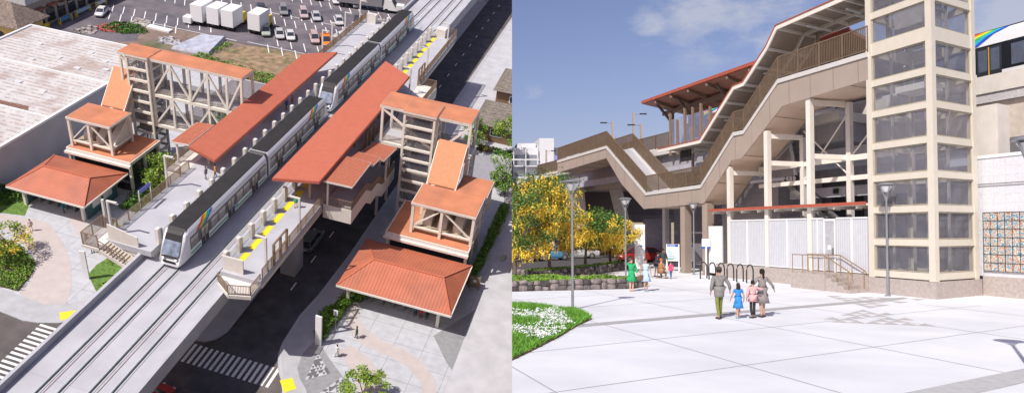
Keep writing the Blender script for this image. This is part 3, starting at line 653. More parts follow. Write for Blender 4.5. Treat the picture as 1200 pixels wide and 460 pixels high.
# ---- platforms
def platform(label, u0, u1, v0, v1, piers):
    t = thing('station_platform', label, 'platform', (u0, v0, 0)); of = (u0, v0, 0)
    MB(off=of).box(u0, u1, v0, v1, 9.35, 10).build('slab', deck_c, t)
    MB(off=of).hull([(u0+.9, v0+1, 8.3), (u1-.35, v0+1, 8.3), (u1-.35, v1-1, 8.3), (u0+.9, v1-1, 8.3)], [(u0+.3, v0+.3, 9.35), (u1-.05, v0+.3, 9.35), (u1-.05, v1-.3, 9.35), (u0+.3, v1-.3, 9.35)]).build('girder', cream2, t)
    for a, c, d, e in piers: MB(off=of).box(a, c, d, e, 0, 8.32).build('pier', concrete, t)
    return t, of
pl, of = platform('left platform deck of pale concrete under the left red canopy', -45.3, -40.1, 52.6, 127.5, [(-44.6, -42.8, v, v+2.2) for v in (62, 84, 106, 122)])
pr, ofr = platform('right platform deck of pale concrete beside the dark road', -32.4, -28.1, 52.6, 127.5, [(-32.6, -30.7, 66, 68.4), (-32.6, -30.7, 88, 90.4), (-32.6, -30.7, 108, 110.4)])
# yellow edge tiles, screens
mb = MB(off=ofr); mb.box(-32.15, -31.75, 53.2, 127, 10, 10.012); mb.build('tactile_strip', mat('tile grey', (.45, .45, .47), .7), pr)
for i in range(28):
    v = 54.4+i*2.62; MB(off=ofr).box(-31.75, -31.05, v, v+1.95, 10, 10.016).build('yellow_tile', yellow_p, pr)
def gates(label, u, v0, v1, sgn, group):
    t = thing('platform_gate', label, 'platform gates', (u, v0, 10)); v = v0
    while v < v1:
        MB(off=(u, v0, 10)).box(u-.19, u+.19, v, v+.5, 10, 11.8).build('gate_post', cream2, t)
        MB(off=(u, v0, 10)).box(u-.06, u+.06, v+.5, v+1.0, 10.02, 11.4).build('gate_panel', steel if sgn else cream2, t)
        MB(off=(u, v0, 10)).box(u-.025, u+.025, v+.9, v+2.62, 10.05, 11.15).build('glass_panel', glass_c, t)
        v += 2.62
gates('row of pale screen gates along the right platform edge', -32.25, 53.3, 126, 0, None)
gates('row of grey screen gates along the left platform edge behind the train', -40.25, 54, 126, 1, None)
# outer railings
fence_run('brown railing along the outer edge of the left platform', [(-45.2, 54.5), (-45.2, 68.2)], 10, group=None)
fence_run('brown railing on the far half of the left platform', [(-45.2, 101), (-45.2, 127.3), (-42, 127.3)], 10)
fence_run('brown railing along the outer edge of the right platform above the road', [(-28.2, 53.2), (-28.2, 67.6)], 10)
fence_run('brown railing along the far part of the right platform', [(-28.2, 79.5), (-28.2, 95.5)], 10)
fence_run('brown railing at the far end of the right platform', [(-28.2, 105), (-28.2, 127.3), (-31.5, 127.3)], 10)
for i, v in enumerate((53.7, 63.8)): lamp_hoop(('white inverted L lamp post at the near end of the left platform', 'white inverted L lamp post beside the left platform railing and the bushes')[i], -45.3, v, 10, side=(1, 0))
for l_, v in (('white lamp post where the left red canopy ends', 108), ('white lamp post on the left platform opposite the orange pickup', 111.9), ('white lamp post on the left platform past the parked cars', 117.6), ('white lamp post nearest the far end of the left platform', 124.7)): lamp_hoop(l_, -45.4, v, 10)
for l_, v in (('white lamp post nearest the stair end of the right platform', 54.4), ('white lamp post on the right platform above the grey car', 62.1), ('white lamp post on the right platform just past the red canopy', 100.5), ('white lamp post above the brown balcony of the right platform', 109.4), ('white lamp post nearest the far end of the right platform', 121.5)): lamp_hoop(l_, -28.35, v, 10, side=(-1, 0))
# brown frames
def frame(label, v0):
    t = thing('windbreak_frame', label, 'windbreak', (-28.05, v0, 10)); 
    for i in range(3): MB().box(-.12, .12, i*1.45-.1, i*1.45+.1, 0, 2.6).build('post', brown, t)
    MB().beam((0, 0, 2.6), (0, 2.9, 2.6), .16).build('top_rail', brown, t); MB().beam((0, 0, 1.2), (0, 2.9, 1.2), .08).build('mid_rail', brown, t)
frame('brown windbreak frame on the right platform railing near its stair end', 55.5)
frame('brown windbreak frame on the right platform past the canopy', 104.0)
frame('brown windbreak frame between the canopy and the balcony stair', 81.5)
# ---- canopies over platforms
def canopy(label, pts, cols, th=.32):
    c = pts[0]; t = thing('platform_canopy', label, 'canopy', (c[0], c[1], 10)); of = (c[0], c[1], 10)
    MB(off=of).hull([(p[0], p[1], p[2]-.16) for p in pts], pts).build('roof', mat('canopy metal roof', (.50, .145, .085), .5, var=.03, scale=1.2, stripe=(1, .42, .05, .8, .4)), t)
    q = MB(off=of)
    n = len(pts)
    for i in range(n):
        a, b_ = Vector(pts[i]), Vector(pts[(i+1) % n]); q.beam(a-Vector((0, 0, .2)), b_-Vector((0, 0, .2)), .12, .3)
    q.build('fascia', mat('red fascia', (.42, .11, .07), .5), t)
    q = MB(off=of)
    for k in range(12):
        f = (k+.5)/12
        a = Vector(pts[0]).lerp(Vector(pts[3]), f); b_ = Vector(pts[1]).lerp(Vector(pts[2]), f); q.beam(a-Vector((0, 0, .26)), b_-Vector((0, 0, .26)), .12, .2)
    q.build('rafter', brown, t)
    for u, v, zt in cols: MB(off=of).box(u-.16, u+.16, v-.16, v+.16, 10, zt).build('column', taupe, t)
canopy('long red canopy over the left platform', [(-45.0, 68.2, 13.1), (-41.35, 67.6, 12.5), (-41.45, 104.4, 12.5), (-45.0, 99.8, 13.1)], [(-43.6, 70+i*4.8, 12.7) for i in range(7)])
canopy('long red canopy over the right platform in front of the train', [(-33.4, 66.1, 13.0), (-27.85, 66.2, 14.0), (-27.75, 97.8, 14.0), (-33.3, 103.6, 13.0)], [(-29.8, 68.2+i*4.6, 13.4) for i in range(7)])
# small white service boxes at the platform ends
solo(MB().box(-.9, .9, -.6, .6, 0, 1.5), 'service_cabinet', cream2, 'white cabinet at the far end of the left platform', 'cabinet', (-43.6, 126, 10))
solo(MB().box(-.9, .9, -.9, .9, 0, 1.4), 'service_cabinet', cream2, 'white cabinet at the far end of the right platform', 'cabinet', (-30.6, 126, 10))
# platform end stairs
def end_stair(label, u0, u1, v, n, lab2, cat='stair'):
    t = thing('end_stair', label, 'stairs', (u0, v, 8.7)); s = MB(off=(u0, v, 8.7))
    for i in range(n): s.box(u0, u1, v-.3*(i+1), v-.3*i, 8.7, 10-1.3*(i+1)/(n+1))
    s.build('steps', taupe, t)
    for u in (u0+.05, u1-.05):
        q = MB(off=(u0, v, 8.7)); a, b_ = Vector((u, v, 11)), Vector((u, v-.3*n, 9.8)); q.beam(a, b_, .07); q.beam(a-Vector((0, 0, .5)), b_-Vector((0, 0, .5)), .05)
        for k in range(5):
            p = a.lerp(b_, k/4); q.beam(p, p-Vector((0, 0, 1.05)), .06)
        q.build('handrail', brown, t)
t = thing('end_stair', 'stair and brown railed landing at the left platform end beside the train nose', 'stairs', (-47, 51, 8.7)); of4 = (-47, 51, 8.7)
MB(off=of4).box(-46.9, -44.9, 51.0, 54.4, 9.65, 9.98).build('landing', cream2, t)
for i in range(8): MB(off=of4).box(-44.9+i*.34, -44.9+(i+1)*.34-.01, 51.1, 52.5, 9.55-i*.15, 9.85-i*.15).build('step', mat('beige step', (.50, .43, .35), .7), t)
for v in (51.05, 52.55): 
    q = MB(off=of4); q.beam((-44.9, v, 9.7), (-42.1, v, 8.5), .1, .4); q.build('stringer', cream2, t)
q = MB(off=of4); q.beam((-44.9, 51.05, 11.0), (-42.1, 51.05, 9.8), .07); q.beam((-44.9, 51.05, 10.5), (-42.1, 51.05, 9.3), .04); q.beam((-44.9, 51.05, 11.0), (-44.9, 51.05, 9.8), .06); q.beam((-42.1, 51.05, 9.8), (-42.1, 51.05, 8.7), .06); q.beam((-43.5, 51.05, 10.4), (-43.5, 51.05, 9.2), .05); q.build('handrail', brown, t)
MB(off=of4).hull([(-45.0, 52.72, 9.0), (-41.6, 52.72, 8.75), (-41.6, 52.86, 8.75), (-45.0, 52.86, 9.0)], [(-45.0, 52.72, 11.9), (-41.6, 52.72, 11.2), (-41.6, 52.86, 11.2), (-45.0, 52.86, 11.9)]).build('side_wall', cream2, t)
fence_run('x', [(-45.1, 54.3, 9.98), (-46.8, 54.3, 9.98), (-46.8, 51.1, 9.98), (-45.0, 51.1, 9.98)], 9.98, 1.5, T=lambda p: p-Vector(of4), par=t)
solo(MB().box(-.12, .12, -.12, .12, 0, 3.6), 'platform_post', cream2, 'plain white post at the corner of the left end landing', 'post', (-46.6, 54.6, 9.7))
t = thing('platform_sign', 'small blue and white sign above the left platform railing', 'sign', (-45.25, 58.6, 10)); MB().box(-.05, .05, -.05, .05, 0, 2.4).build('post', cream2, t); MB().box(-.05, .05, 2.0, 2.1, 0, 2.4).build('post', cream2, t); MB().box(-.04, .04, .05, 2.0, 1.9, 2.35).build('panel', mat('sign blue violet', (.12, .14, .5), .5), t)
t = thing('stair_enclosure', 'cream walled brown railed landing at the near end of the right platform', 'stairs', (-32, 50.4, 8.7)); of_ = (-32, 50.4, 8.7)
MB(off=of_).hull([(-32.2, 51.6, 9.1), (-30.3, 50.2, 9.1), (-28.2, 50.8, 9.1), (-28.2, 52.7, 9.1), (-32.2, 52.7, 9.1)], [(-32.2, 51.6, 9.5), (-30.3, 50.2, 9.5), (-28.2, 50.8, 9.5), (-28.2, 52.7, 9.5), (-32.2, 52.7, 9.5)]).build('landing', cream2, t)
MB(off=of_).box(-32.3, -30.1, 52.95, 53.1, 9.3, 11.7).build('end_wall', cream2, t)
fence_run('x', [(-32.1, 51.6, 9.5), (-30.3, 50.3, 9.5), (-28.3, 50.9, 9.5), (-28.3, 53, 9.5)], 9.5, T=lambda p: p-Vector(of_), par=t)
for o in kids(t):
    if o.name.startswith(('handrail', 'post', 'pickets')): pass
# ---- trains
train('nearer metro train, white with charcoal roof and rainbow flash, beside the left platform', (-37.9, 52.3, 9.0), 0, 2, 18.6)
train('far metro train, white with charcoal roof, stopped directly behind the first one', (-37.9, 91.2, 9.0), 0, 2, 19.2)

# ---- entrance buildings
def hip_roof(mb, x0, x1, y0, y1, z, rx0, rx1, ry, rz, th=.22):
    A, B, C_, D = (x0, y0, z), (x1, y0, z), (x1, y1, z), (x0, y1, z); P, Q = (rx0, ry, rz), (rx1, ry, rz)
    mb.poly([A, B, Q, P], 0); mb.poly([C_, D, P, Q], 0); mb.poly([B, C_, Q], 1); mb.poly([D, A, P], 1)
    mb.poly([(x0, y0, z-th), (x1, y0, z-th), (x1, y1, z-th), (x0, y1, z-th)][::-1], 2)
    for a, b_ in ((A, B), (B, C_), (C_, D), (D, A)): mb.poly([a, b_, (b_[0], b_[1], z-th), (a[0], a[1], z-th)], 2)
def entry(label, x0, x1, y0, y1, rx0, rx1, ry, side, people=None):
    t = thing('entrance_pavilion', label, 'pavilion', (x0, y0, 0)); of = (x0, y0, 0)
    r = MB(off=of); hip_roof(r, x0, x1, y0, y1, 3.5, rx0, rx1, ry, 4.9); rf = r.build('hip_roof', [terra_u, terra_v, cream2], t, recalc=False)
    q = MB(off=of)
    for a, b_ in (((x0, y0), (rx0, ry)), ((x0, y1), (rx0, ry)), ((x1, y0), (rx1, ry)), ((x1, y1), (rx1, ry))): q.beam((*a, 3.53), (*b_, 4.93), .16, .08)
    q.beam((rx0, ry, 4.94), (rx1, ry, 4.94), .2, .1); q.build('ridge_cap', terra, rf)
    q = MB(off=of); q.box(x0, x1, y0-.12, y0, 3.28, 3.5); q.box(x1, x1+.12, y0-.12, y1, 3.28, 3.5); q.build('gutter', cream2, t)
    for u, v in ((x0+.9, y0+1.6), (x1-1.6, y0+1.5), (x0+.9, y1-.8), (x1-1.6, y1-.8)): MB(off=of).box(u-.18, u+.18, v-.18, v+.18, 0.13, 3.3).build('column', cream, t)
    MB(off=of).box(x0+1.6, x1-2, y0+3.9, y0+4.1, .13, 3.2).build('shade_panel', dark, t)  # dark panel, the pavilion's interior shade put in as colour
    for i in range(6): 
        uu = x0+2+i*1.3; MB(off=of).box(uu, uu+.22, y0+2.6, y0+3.8, .13, 1.2).build('fare_gate', steel, t)
    return t, of
tR, ofR = entry('right hand entrance pavilion with a standing seam terracotta hip roof beside the road', -24.1, -10.85, 62.6, 72.2, -21.3, -13.0, 66.9, 1)
tL, ofL = entry('left hand entrance pavilion with a terracotta hip roof in front of the warehouse wall', -68.9, -57.75, 64.3, 73.1, -66.4, -59.7, 68.3, 1)
teal = mat('teal patterned wall', (.07, .17, .19), .7, grid=(.5, .5, .06, .5, 1, 2))
MB(off=ofL).box(-59.2, -59.0, 66.2, 72.2, .13, 3.2).build('teal_wall', teal, tL)
for i in range(2): MB(off=ofL).box(-58.99, -58.95, 67.2+i*2.2, 68.9+i*2.2, 1.2, 2.5).build('poster_panel', white, tL)
MB(off=ofL).box(-68.0, -67.8, 66.2, 72.2, .13, 3.2).build('teal_wall', teal, tL)
def lowroof(label, x0, x1, y0, y1):
    t = thing('concourse_building', label, 'building', (x0, y0, 0)); of = (x0, y0, 0)
    MB(off=of).box(x0, x1, y0, y1, 4.55, 5.0).build('fascia', cream2, t)
    MB(off=of).box(x0+.18, x1-.18, y0+.18, y1-.18, 5.0, 5.06).build('flat_roof', orange_r, t)
    MB(off=of).box(x0+.5, x1-.5, y0+.7, y1-.5, .13, 4.56).build('wall', glass_d, t)
    for u in (x0+.3, x1-.3):
        for v in [y0+.3+(y1-y0-.6)*k/2 for k in range(3)]: MB(off=of).box(u-.16, u+.16, v-.16, v+.16, .13, 4.56).build('column', cream, t)
    MB(off=of).box(x0-.1, x1+.05, y0-.35, y0, 4.3, 4.6).build('gutter', cream2, t)
    return t, of
lowroof('concourse with a flat orange roof behind the right entrance pavilion', -21.9, -11.5, 72.5, 80.2)
lowroof('concourse with a flat orange roof behind the left entrance pavilion', -67.0, -57.3, 73.3, 80.2)
def xbrace(mb, a, b_, z0, z1, w=.16, one=None):
    if one != 1: mb.beam((*a, z0), (*b_, z1), w)
    if one != 0: mb.beam((*a, z1), (*b_, z0), w)
def boxframe(label, x0, x1, y0, y1, mid, wing=None):
    t = thing('escalator_pavilion', label, 'pavilion', (x0, y0, 5.06)); of = (x0, y0, 5.06)
    MB(off=of).box(x0-.1, x1+.1, y0-.1, y1+.1, 9.0, 9.3).build('roof_fascia', cream2, t)
    MB(off=of).box(x0, x1, y0, y1, 9.3, 9.36).build('flat_roof', orange_r, t)
    if wing:
        a, b_, c, d = wing; MB(off=of).box(a-.1, b_+.1, c+.1, d+.1, 8.99, 9.29).build('wing_fascia', cream2, t); MB(off=of).box(a, b_, c, d, 9.29, 9.35).build('wing_roof', orange_r, t)
    ps = [(x0+.15, y0+.15), (mid, y0+.15), (x1-.15, y0+.15), (x1-.15, y1-.15), (x0+.15, y1-.15)] + ([(wing[1]-.15, wing[3]-.15), (wing[0]+.15, wing[3]-.15)] if wing else [])
    for u, v in ps: MB(off=of).box(u-.17, u+.17, v-.17, v+.17, 5.06, 9.02).build('post', cream, t)
    br = MB(off=of); br.beam((x0, y0+.15, 5.9), (x1, y0+.15, 5.9), .22); br.beam((x1-.15, y0, 5.9), (x1-.15, (wing[3] if wing else y1), 5.9), .22)
    xbrace(br, (x0+.15, y0+.15), (mid, y0+.15), 5.9, 9, one=0); xbrace(br, (mid, y0+.15), (x1-.15, y0+.15), 5.9, 9, one=1); xbrace(br, (x1-.15, y0+.15), (x1-.15, y1-.15), 5.9, 9, one=0)
    if wing: xbrace(br, (x1-.15, y1-.15), (x1-.15, wing[3]-.15), 5.9, 9, one=1)
    br.build('truss', cream, t)
    e = MB(off=of); e.box(x0+.4, x1-.4, y0+.5, y1, 5.1, 5.7); e.build('floor', mat('tan floor', (.40, .31, .22), .7), t)
    for k in range(3):
        u = x0+1.2+k*1.9; e = MB(off=of); e.hull([(u, y0+1.2, 5.7), (u+1.1, y0+1.2, 5.7), (u+1.1, y1, 5.7), (u, y1, 5.7)], [(u, y0+1.2, 6.5), (u+1.1, y0+1.2, 6.5), (u+1.1, y1, 8.4), (u, y1, 8.4)]); e.build('escalator', cream2, t)
    return t, of
boxframe('open framed escalator box with an orange roof standing on the right concourse', -19.2, -11.5, 73.6, 78.2, -15.5, (-15.1, -11.3, 78.25, 82.4))
boxframe('open framed escalator box with an orange roof standing on the left concourse', -66.6, -60.2, 73.9, 78.4, -63.5)
def sloperoof(label, x0, x1, y0, y1, z0, z1):
    t = thing('escalator_roof', label, 'roof', (x0, y0, z0)); of = (x0, y0, z0)
    MB(off=of).hull([(x0, y0, z0), (x1, y0, z0), (x1, y1, z1), (x0, y1, z1)], [(x0, y0, z0+.15), (x1, y0, z0+.15), (x1, y1, z1+.15), (x0, y1, z1+.15)]).build('sloping_roof', mat('orange sloping roof', (.58, .26, .13), .75, var=.04), t)
    q = MB(off=of)
    for u in (x0, x1): q.beam((u, y0, z0-.12), (u, y1, z1-.12), .18, .3)
    q.build('edge_beam', cream, t)
    q = MB(off=of); q.hull([(x0+.2, y0, z0-3.6), (x1-.2, y0, z0-3.6), (x1-.2, y1, z1-3.1), (x0+.2, y1, z1-3.1)], [(x0+.2, y0, z0-2.6), (x1-.2, y0, z0-2.6), (x1-.2, y1, z1-2.1), (x0+.2, y1, z1-2.1)]); q.build('escalator_truss', cream2, t)
sloperoof('sloping orange roof over the escalator between the right box and the right bridge', -18.8, -15.2, 78.3, 82.1, 9.4, 13.6)
sloperoof('sloping orange roof over the escalator between the left box and the left tower', -64.6, -61.2, 78.5, 82.0, 9.4, 13.6)
# ---- lift towers (open cream frames)
def ltower(label, x0, x1, y0, y1, zt, nb):
    t = thing('elevator_tower', label, 'elevator tower', (x0, y0, 0)); of = (x0, y0, 0)
    for u, v in ((x0, y0), (x1, y0), (x1, y1), (x0, y1)): MB(off=of).box(u-.14, u+.14, v-.14, v+.14, .13, zt-.2).build('corner_post', cream, t)
    for i in range(nb):
        z = .8+(zt-1.2)*i/(nb-1); r = MB(off=of)
        r.box(x0+.17, x1-.17, y0-.15, y0+.1, z-.15, z+.15); r.box(x0+.17, x1-.17, y1-.1, y1+.15, z-.15, z+.15); r.box(x0-.15, x0+.1, y0+.17, y1-.17, z-.15, z+.15); r.box(x1-.1, x1+.15, y0+.17, y1-.17, z-.15, z+.15)
        r.build('ring_beam', cream, t)
    MB(off=of).box(x0-.25, x1+.25, y0-.25, y1+.25, zt-.25, zt-.02).build('roof_fascia', cream2, t); MB(off=of).box(x0-.2, x1+.2, y0-.2, y1+.2, zt-.02, zt+.05).build('roof', orange_r, t)
    g = MB(off=of)
    g.box(x0+.06, x0+.08, y0+.2, y1-.2, .3, zt-.4); g.box(x1-.08, x1-.06, y0+.2, y1-.2, .3, zt-.4); g.box(x0+.2, x1-.2, y0+.06, y0+.08, .3, zt-.4); g.box(x0+.2, x1-.2, y1-.08, y1-.06, .3, zt-.4)
    g.build('glazing', mat('tower glass', (.20, .19, .21), .08, alpha=.22, spec=.8), t)
    c = MB(off=of)
    for u in (x0+.7, x1-.7): c.box(u-.08, u+.08, (y0+y1)/2-.08, (y0+y1)/2+.08, .2, zt-.5)
    c.box(x0+.4, x1-.4, y0+.5, y1-.5, 5.4, 7.8); c.build('lift_car', mat('lift grey', (.40, .37, .35), .5), t)
ltower('tall cream framed elevator tower of the left entrance with an orange cap', -61.5, -58.5, 80.75, 83.7, 16.6, 11)
ltower('tall cream framed elevator tower of the right entrance with an orange cap', -23.3, -19.5, 81.7, 85.0, 16.7, 11)
# ---- truss bridges
def bridge(label, x0, x1, y0, y1, zt, posts, levels, deckz, skip=()):
    t = thing('truss_bridge', label, 'footbridge', (x0, y0, 0)); of = (x0, y0, 0)
    MB(off=of).box(x0-.15, x1, y0-.15, y1+.15, zt-.4, zt-.04).build('roof_fascia', cream2, t); MB(off=of).box(x0-.1, x1-.05, y0-.1, y1+.1, zt-.04, zt+.03).build('flat_roof', orange_r, t)
    for z in deckz: MB(off=of).box(x0+.1, x1, y0+.1, y1-.1, z-.15, z).build('deck', deck_c, t)
    for y, nm in ((y0, 'near'), (y1, 'far')):
        tr = MB(off=of)
        for z0, z1 in levels:
            tr.beam((x0, y, z0), (x1, y, z0), .3, .4)
            for i, (a, b_) in (enumerate(zip(posts, posts[1:])) if nm == 'near' else ()):
                if (i % 2 == 0): tr.beam((a, y, z1-.2), (b_, y, z0+.2), .24)
                else: tr.beam((a, y, z0+.2), (b_, y, z1-.2), .24)
        tr.build('truss', cream, t)
        for a in posts: MB(off=of).box(a-.15, a+.15, y-.15, y+.15, (0.13 if a in (posts[0], posts[-1]) else levels[-1][0]), zt-.3).build('post', cream, t)
        for z in deckz: 
            g = MB(off=of); g.box(x0+.2, x1, y-.03+(.15 if y == y0 else -.15), y+.03+(.15 if y == y0 else -.15), z, z+1.0); g.build('mesh_parapet', mat('mesh infill', (.46, .41, .36), .6, alpha=.35), t)
    e = MB(off=of); e.beam((x0, y0, levels[-1][0]), (x0, y1, levels[-1][0]), .3); e.beam((x0, y0, 11.2), (x0, y1, 11.2), .3); e.beam((x1, y0, 11.2), (x1, y1, 11.2), .3); e.build('end_frame', cream, t)
bridge('two storey cream truss footbridge with an orange roof beside the left tower', -62.9, -44.9, 81.1, 84.1, 16.5, [-62.7, -58.2, -55.3, -52.6, -49.9, -47.2, -45.1], [(11.3, 16.2), (6.8, 11.1)], (11.35, 6.9))
bridge('short truss footbridge with an orange roof behind the right tower', -26.6, -15.0, 82.4, 86.4, 16.5, [-26.4, -19.3, -15.1], [(11.3, 16.2)], (11.4,))
t = thing('braced_tower', 'tall cream braced frame at the outer end of the right bridge', 'frame', (-15.1, 82.4, 0)); of = (-15.1, 82.4, 0)
q = MB(off=of)
for v in (82.4, 84.4, 86.4): q.box(-15.0, -14.75, v-.12, v+.12, .13, 11.1)
for z in (5.5, 8.5): q.beam((-14.85, 82.4, z), (-14.85, 86.4, z), .2)
q.beam((-14.85, 82.4, 5.5), (-14.85, 86.4, 8.5), .16); q.beam((-14.85, 82.4, 11), (-14.85, 86.4, 8.5), .16); q.build('frame', cream, t)
# ---- side canopies and stair wing on the right platform
def ribbed(label, quads):
    c = quads[0][0]; t = thing('stair_canopy', label, 'canopy', c); 
    for k, pts in enumerate(quads):
        o = MB(off=c).hull([(p[0], p[1], p[2]-.1) for p in pts], pts).build('ribbed_roof', mat('ribbed terracotta', (.50, .16, .09), .55, stripe=(1, .3, .1, .6, .8)), t)
        q = MB(off=c)
        for i in range(4): q.beam(Vector(pts[i])-Vector((0, 0, .12)), Vector(pts[(i+1) % 4])-Vector((0, 0, .12)), .1, .2)
        q.build('edge_trim', cream2, o)
    return t, c
t, c = ribbed('stepped ribbed red canopies over the stair descending from the right platform', [[(-27.8, 67.3, 13.5), (-24.5, 67.4, 13.5), (-24.5, 73.3, 13.5), (-27.7, 73.4, 13.5)], [(-27.6, 73.6, 13.1), (-24.3, 73.5, 13.1), (-24.3, 76.2, 12.7), (-27.4, 76.4, 12.7)], [(-27.3, 76.6, 12.2), (-24.0, 76.5, 12.2), (-24.0, 81.6, 11.4), (-27.0, 81.8, 11.4)]])
for u, v, z in ((-27.5, 67.8, 10), (-26.2, 73, 10), (-24.4, 79, 8)): MB(off=c).box(u-.1, u+.1, v-.1, v+.1, z, 13.3 if v < 75 else 11.7).build('column', cream, t)
t = thing('platform_stair', 'cream sided stair wing stepping down behind the right platform toward the tower', 'stairs', (-28, 67.8, 4)); of = (-28, 67.8, 4)
prof = [(67.8, 10), (72.6, 10), (74.6, 8.7), (76.6, 8.7), (78.8, 7.3), (83.5, 7.3)]
def yz(pts, x0, x1, off): return MB(off=off).hull([(x0, p[0], p[1]) for p in pts], [(x1, p[0], p[1]) for p in pts])
yz([(a, b_-.02) for a, b_ in prof]+[(83.5, 6.0), (78.6, 6.0), (76.4, 7.4), (74.4, 7.4), (72.6, 8.5), (67.8, 8.5)], -28.0, -24.75, of).build('stair_body', deck_c, t)
yz([(a, b_+.1) for a, b_ in prof]+[(83.5, 5.7), (78.6, 5.7), (76.4, 7.1), (74.4, 7.1), (72.6, 8.3), (67.8, 8.3)], -24.75, -24.6, of).build('side_fascia', cream2, t)
yz([(a, b_+1.1) for a, b_ in prof]+[(a, b_+.1) for a, b_ in prof[::-1]], -24.72, -24.64, of).build('mesh_rail', mat('bronze mesh', (.24, .17, .115), .6, stripe=((0, 1, 0), .16, .05, .55)), t)
MB(off=of).box(-28, -24.6, 67.72, 67.8, 8.3, 10.1).build('end_fascia', cream2, t)
fence_run('x', [(-28, 67.85, 10), (-24.7, 67.85, 10)], 10, T=lambda p: p-Vector(of), par=t)
q = MB(off=of)
for i in range(22): q.box(-27.8, -24.9, 73.3+i*.47-.02, 73.3+i*.47+.02, 9.9-i*.14, 10.0-i*.14)
t = thing('platform_wing', 'small brown railed landing under a red side canopy on the left platform', 'landing', (-47.5, 66.6, 8.7)); of2 = (-47.5, 66.6, 8.7)
MB(off=of2).box(-47.5, -45.32, 66.6, 72.4, 8.5, 9.98).build('landing_slab', cream2, t)
fence_run('x', [(-45.4, 66.7, 9.98), (-47.4, 66.7, 9.98), (-47.4, 72.3, 9.98)], 9.98, T=lambda p: p-Vector(of2), par=t)
MB(off=of2).box(-47.6, -47.3, 67.4, 67.7, 0.13, 8.5).build('support_post', cream, t); MB(off=of2).box(-47.6, -47.3, 71.4, 71.7, 0.13, 8.5).build('support_post', cream, t)
t, c = ribbed('red side canopy beside the near end of the left platform canopy', [[(-47.5, 68.5, 13.0), (-45.1, 68.4, 13.2), (-45.1, 74.0, 13.2), (-47.4, 74.0, 13.0)]])
MB(off=c).box(-47.3, -47.1, 69, 69.2, 10, 12.9).build('column', cream, t)
t = thing('platform_balcony', 'brown railed balcony jutting from the right platform past the canopy', 'balcony', (-28.1, 98, 8.6)); of3 = (-28.1, 98, 8.6)
MB(off=of3).hull([(-28.1, 95.5, 8.4), (-25.4, 97.5, 8.4), (-25.2, 104.6, 8.4), (-28.1, 104.6, 8.4)], [(-28.1, 95.5, 9.98), (-25.4, 97.5, 9.98), (-25.2, 104.6, 9.98), (-28.1, 104.6, 9.98)]).build('slab', cream2, t)
fence_run('x', [(-28.1, 104.5, 9.98), (-25.3, 104.5, 9.98), (-25.5, 97.6, 9.98), (-28, 95.6, 9.98)], 9.98, T=lambda p: p-Vector(of3), par=t)
t = thing('escape_stair', 'pale open stair dropping from the far side of the right platform', 'stairs', (-28, 88, 4)); s = MB(off=(-28, 88, 4))
for i in range(16): s.box(-28, -25.8, 95.5-.45*(i+1), 95.5-.45*i, 9.8-.16*(i+1)-.15, 9.8-.16*(i+1))
s.build('steps', cream2, t)
q = MB(off=(-28, 88, 4))
for u in (-28, -25.8): q.beam((u, 95.5, 10.8), (u, 88.3, 8.3), .07); q.beam((u, 95.5, 9.7), (u, 88.3, 7.2), .1, .35)
q.build('stringer', brown, t)
# ---- pylons, signs
solo(MB().hull([(-.32, -.1, 0), (.32, -.1, 0), (.32, .1, 0), (-.32, .1, 0)], [(-.32, -.1, 3.9), (.32, -.1, 3.9), (.32, .1, 3.9), (-.32, .1, 3.9)]), 'sign_pylon', white, 'tall white blank pylon sign on the left plaza beside the lawn', 'sign', (-51.9, 56.3, .14), R_(10))
solo(MB().hull([(-.36, -.1, 0), (.36, -.1, 0), (.36, .1, 0), (-.36, .1, 0)], [(-.36, -.1, 4.0), (.36, -.1, 4.0), (.36, .1, 4.0), (-.36, .1, 4.0)]), 'sign_pylon', white, 'tall white blank pylon sign at the hedge by the road', 'sign', (-23.5, 56.4, .14), R_(-5))
t = thing('bus_stop_sign', 'slim post with a small white sign panel beside the right hedge', 'sign', (-22.6, 58.9, .14)); MB().box(-.05, .05, -.05, .05, 0, 3).build('post', steel, t); MB().box(-.25, .25, -.04, .04, 2.4, 3.1).build('panel', white, t)
for i in range(5):
    r = MB(); r.tube([(0, -.35, 0), (0, -.35, .7), (0, -.2, .85), (0, .2, .85), (0, .35, .7), (0, .35, 0)], .04, 6)
    solo(r, 'bike_rack', steel, 'steel hoop bicycle rack beside the hedge on the right plaza', 'bike rack', (-21.9, 60+i*.85, .14), R_(90), 'hoop racks beside the right hedge')
t = thing('entry_gate', 'small brown kiosk with a white notice at the foot of the right hedge', 'gate', (-10.2, 72.3, .15))
for u in (-.6, .6): MB().box(u-.08, u+.08, -.08, .08, 0, 1.9).build('post', brown, t)
MB().box(-.6, .6, -.06, .06, .3, 1.8).build('panel', brown, t); MB().box(-.2, .2, -.1, -.06, 1.0, 1.4).build('notice', white, t)
fence_run('dark brown timber fence at the far edge of the yard by the right trees', [(-10.8, 93.2), (-5, 93.0)], .15, 1.7, .2, name='timber_fence', cat='fence')
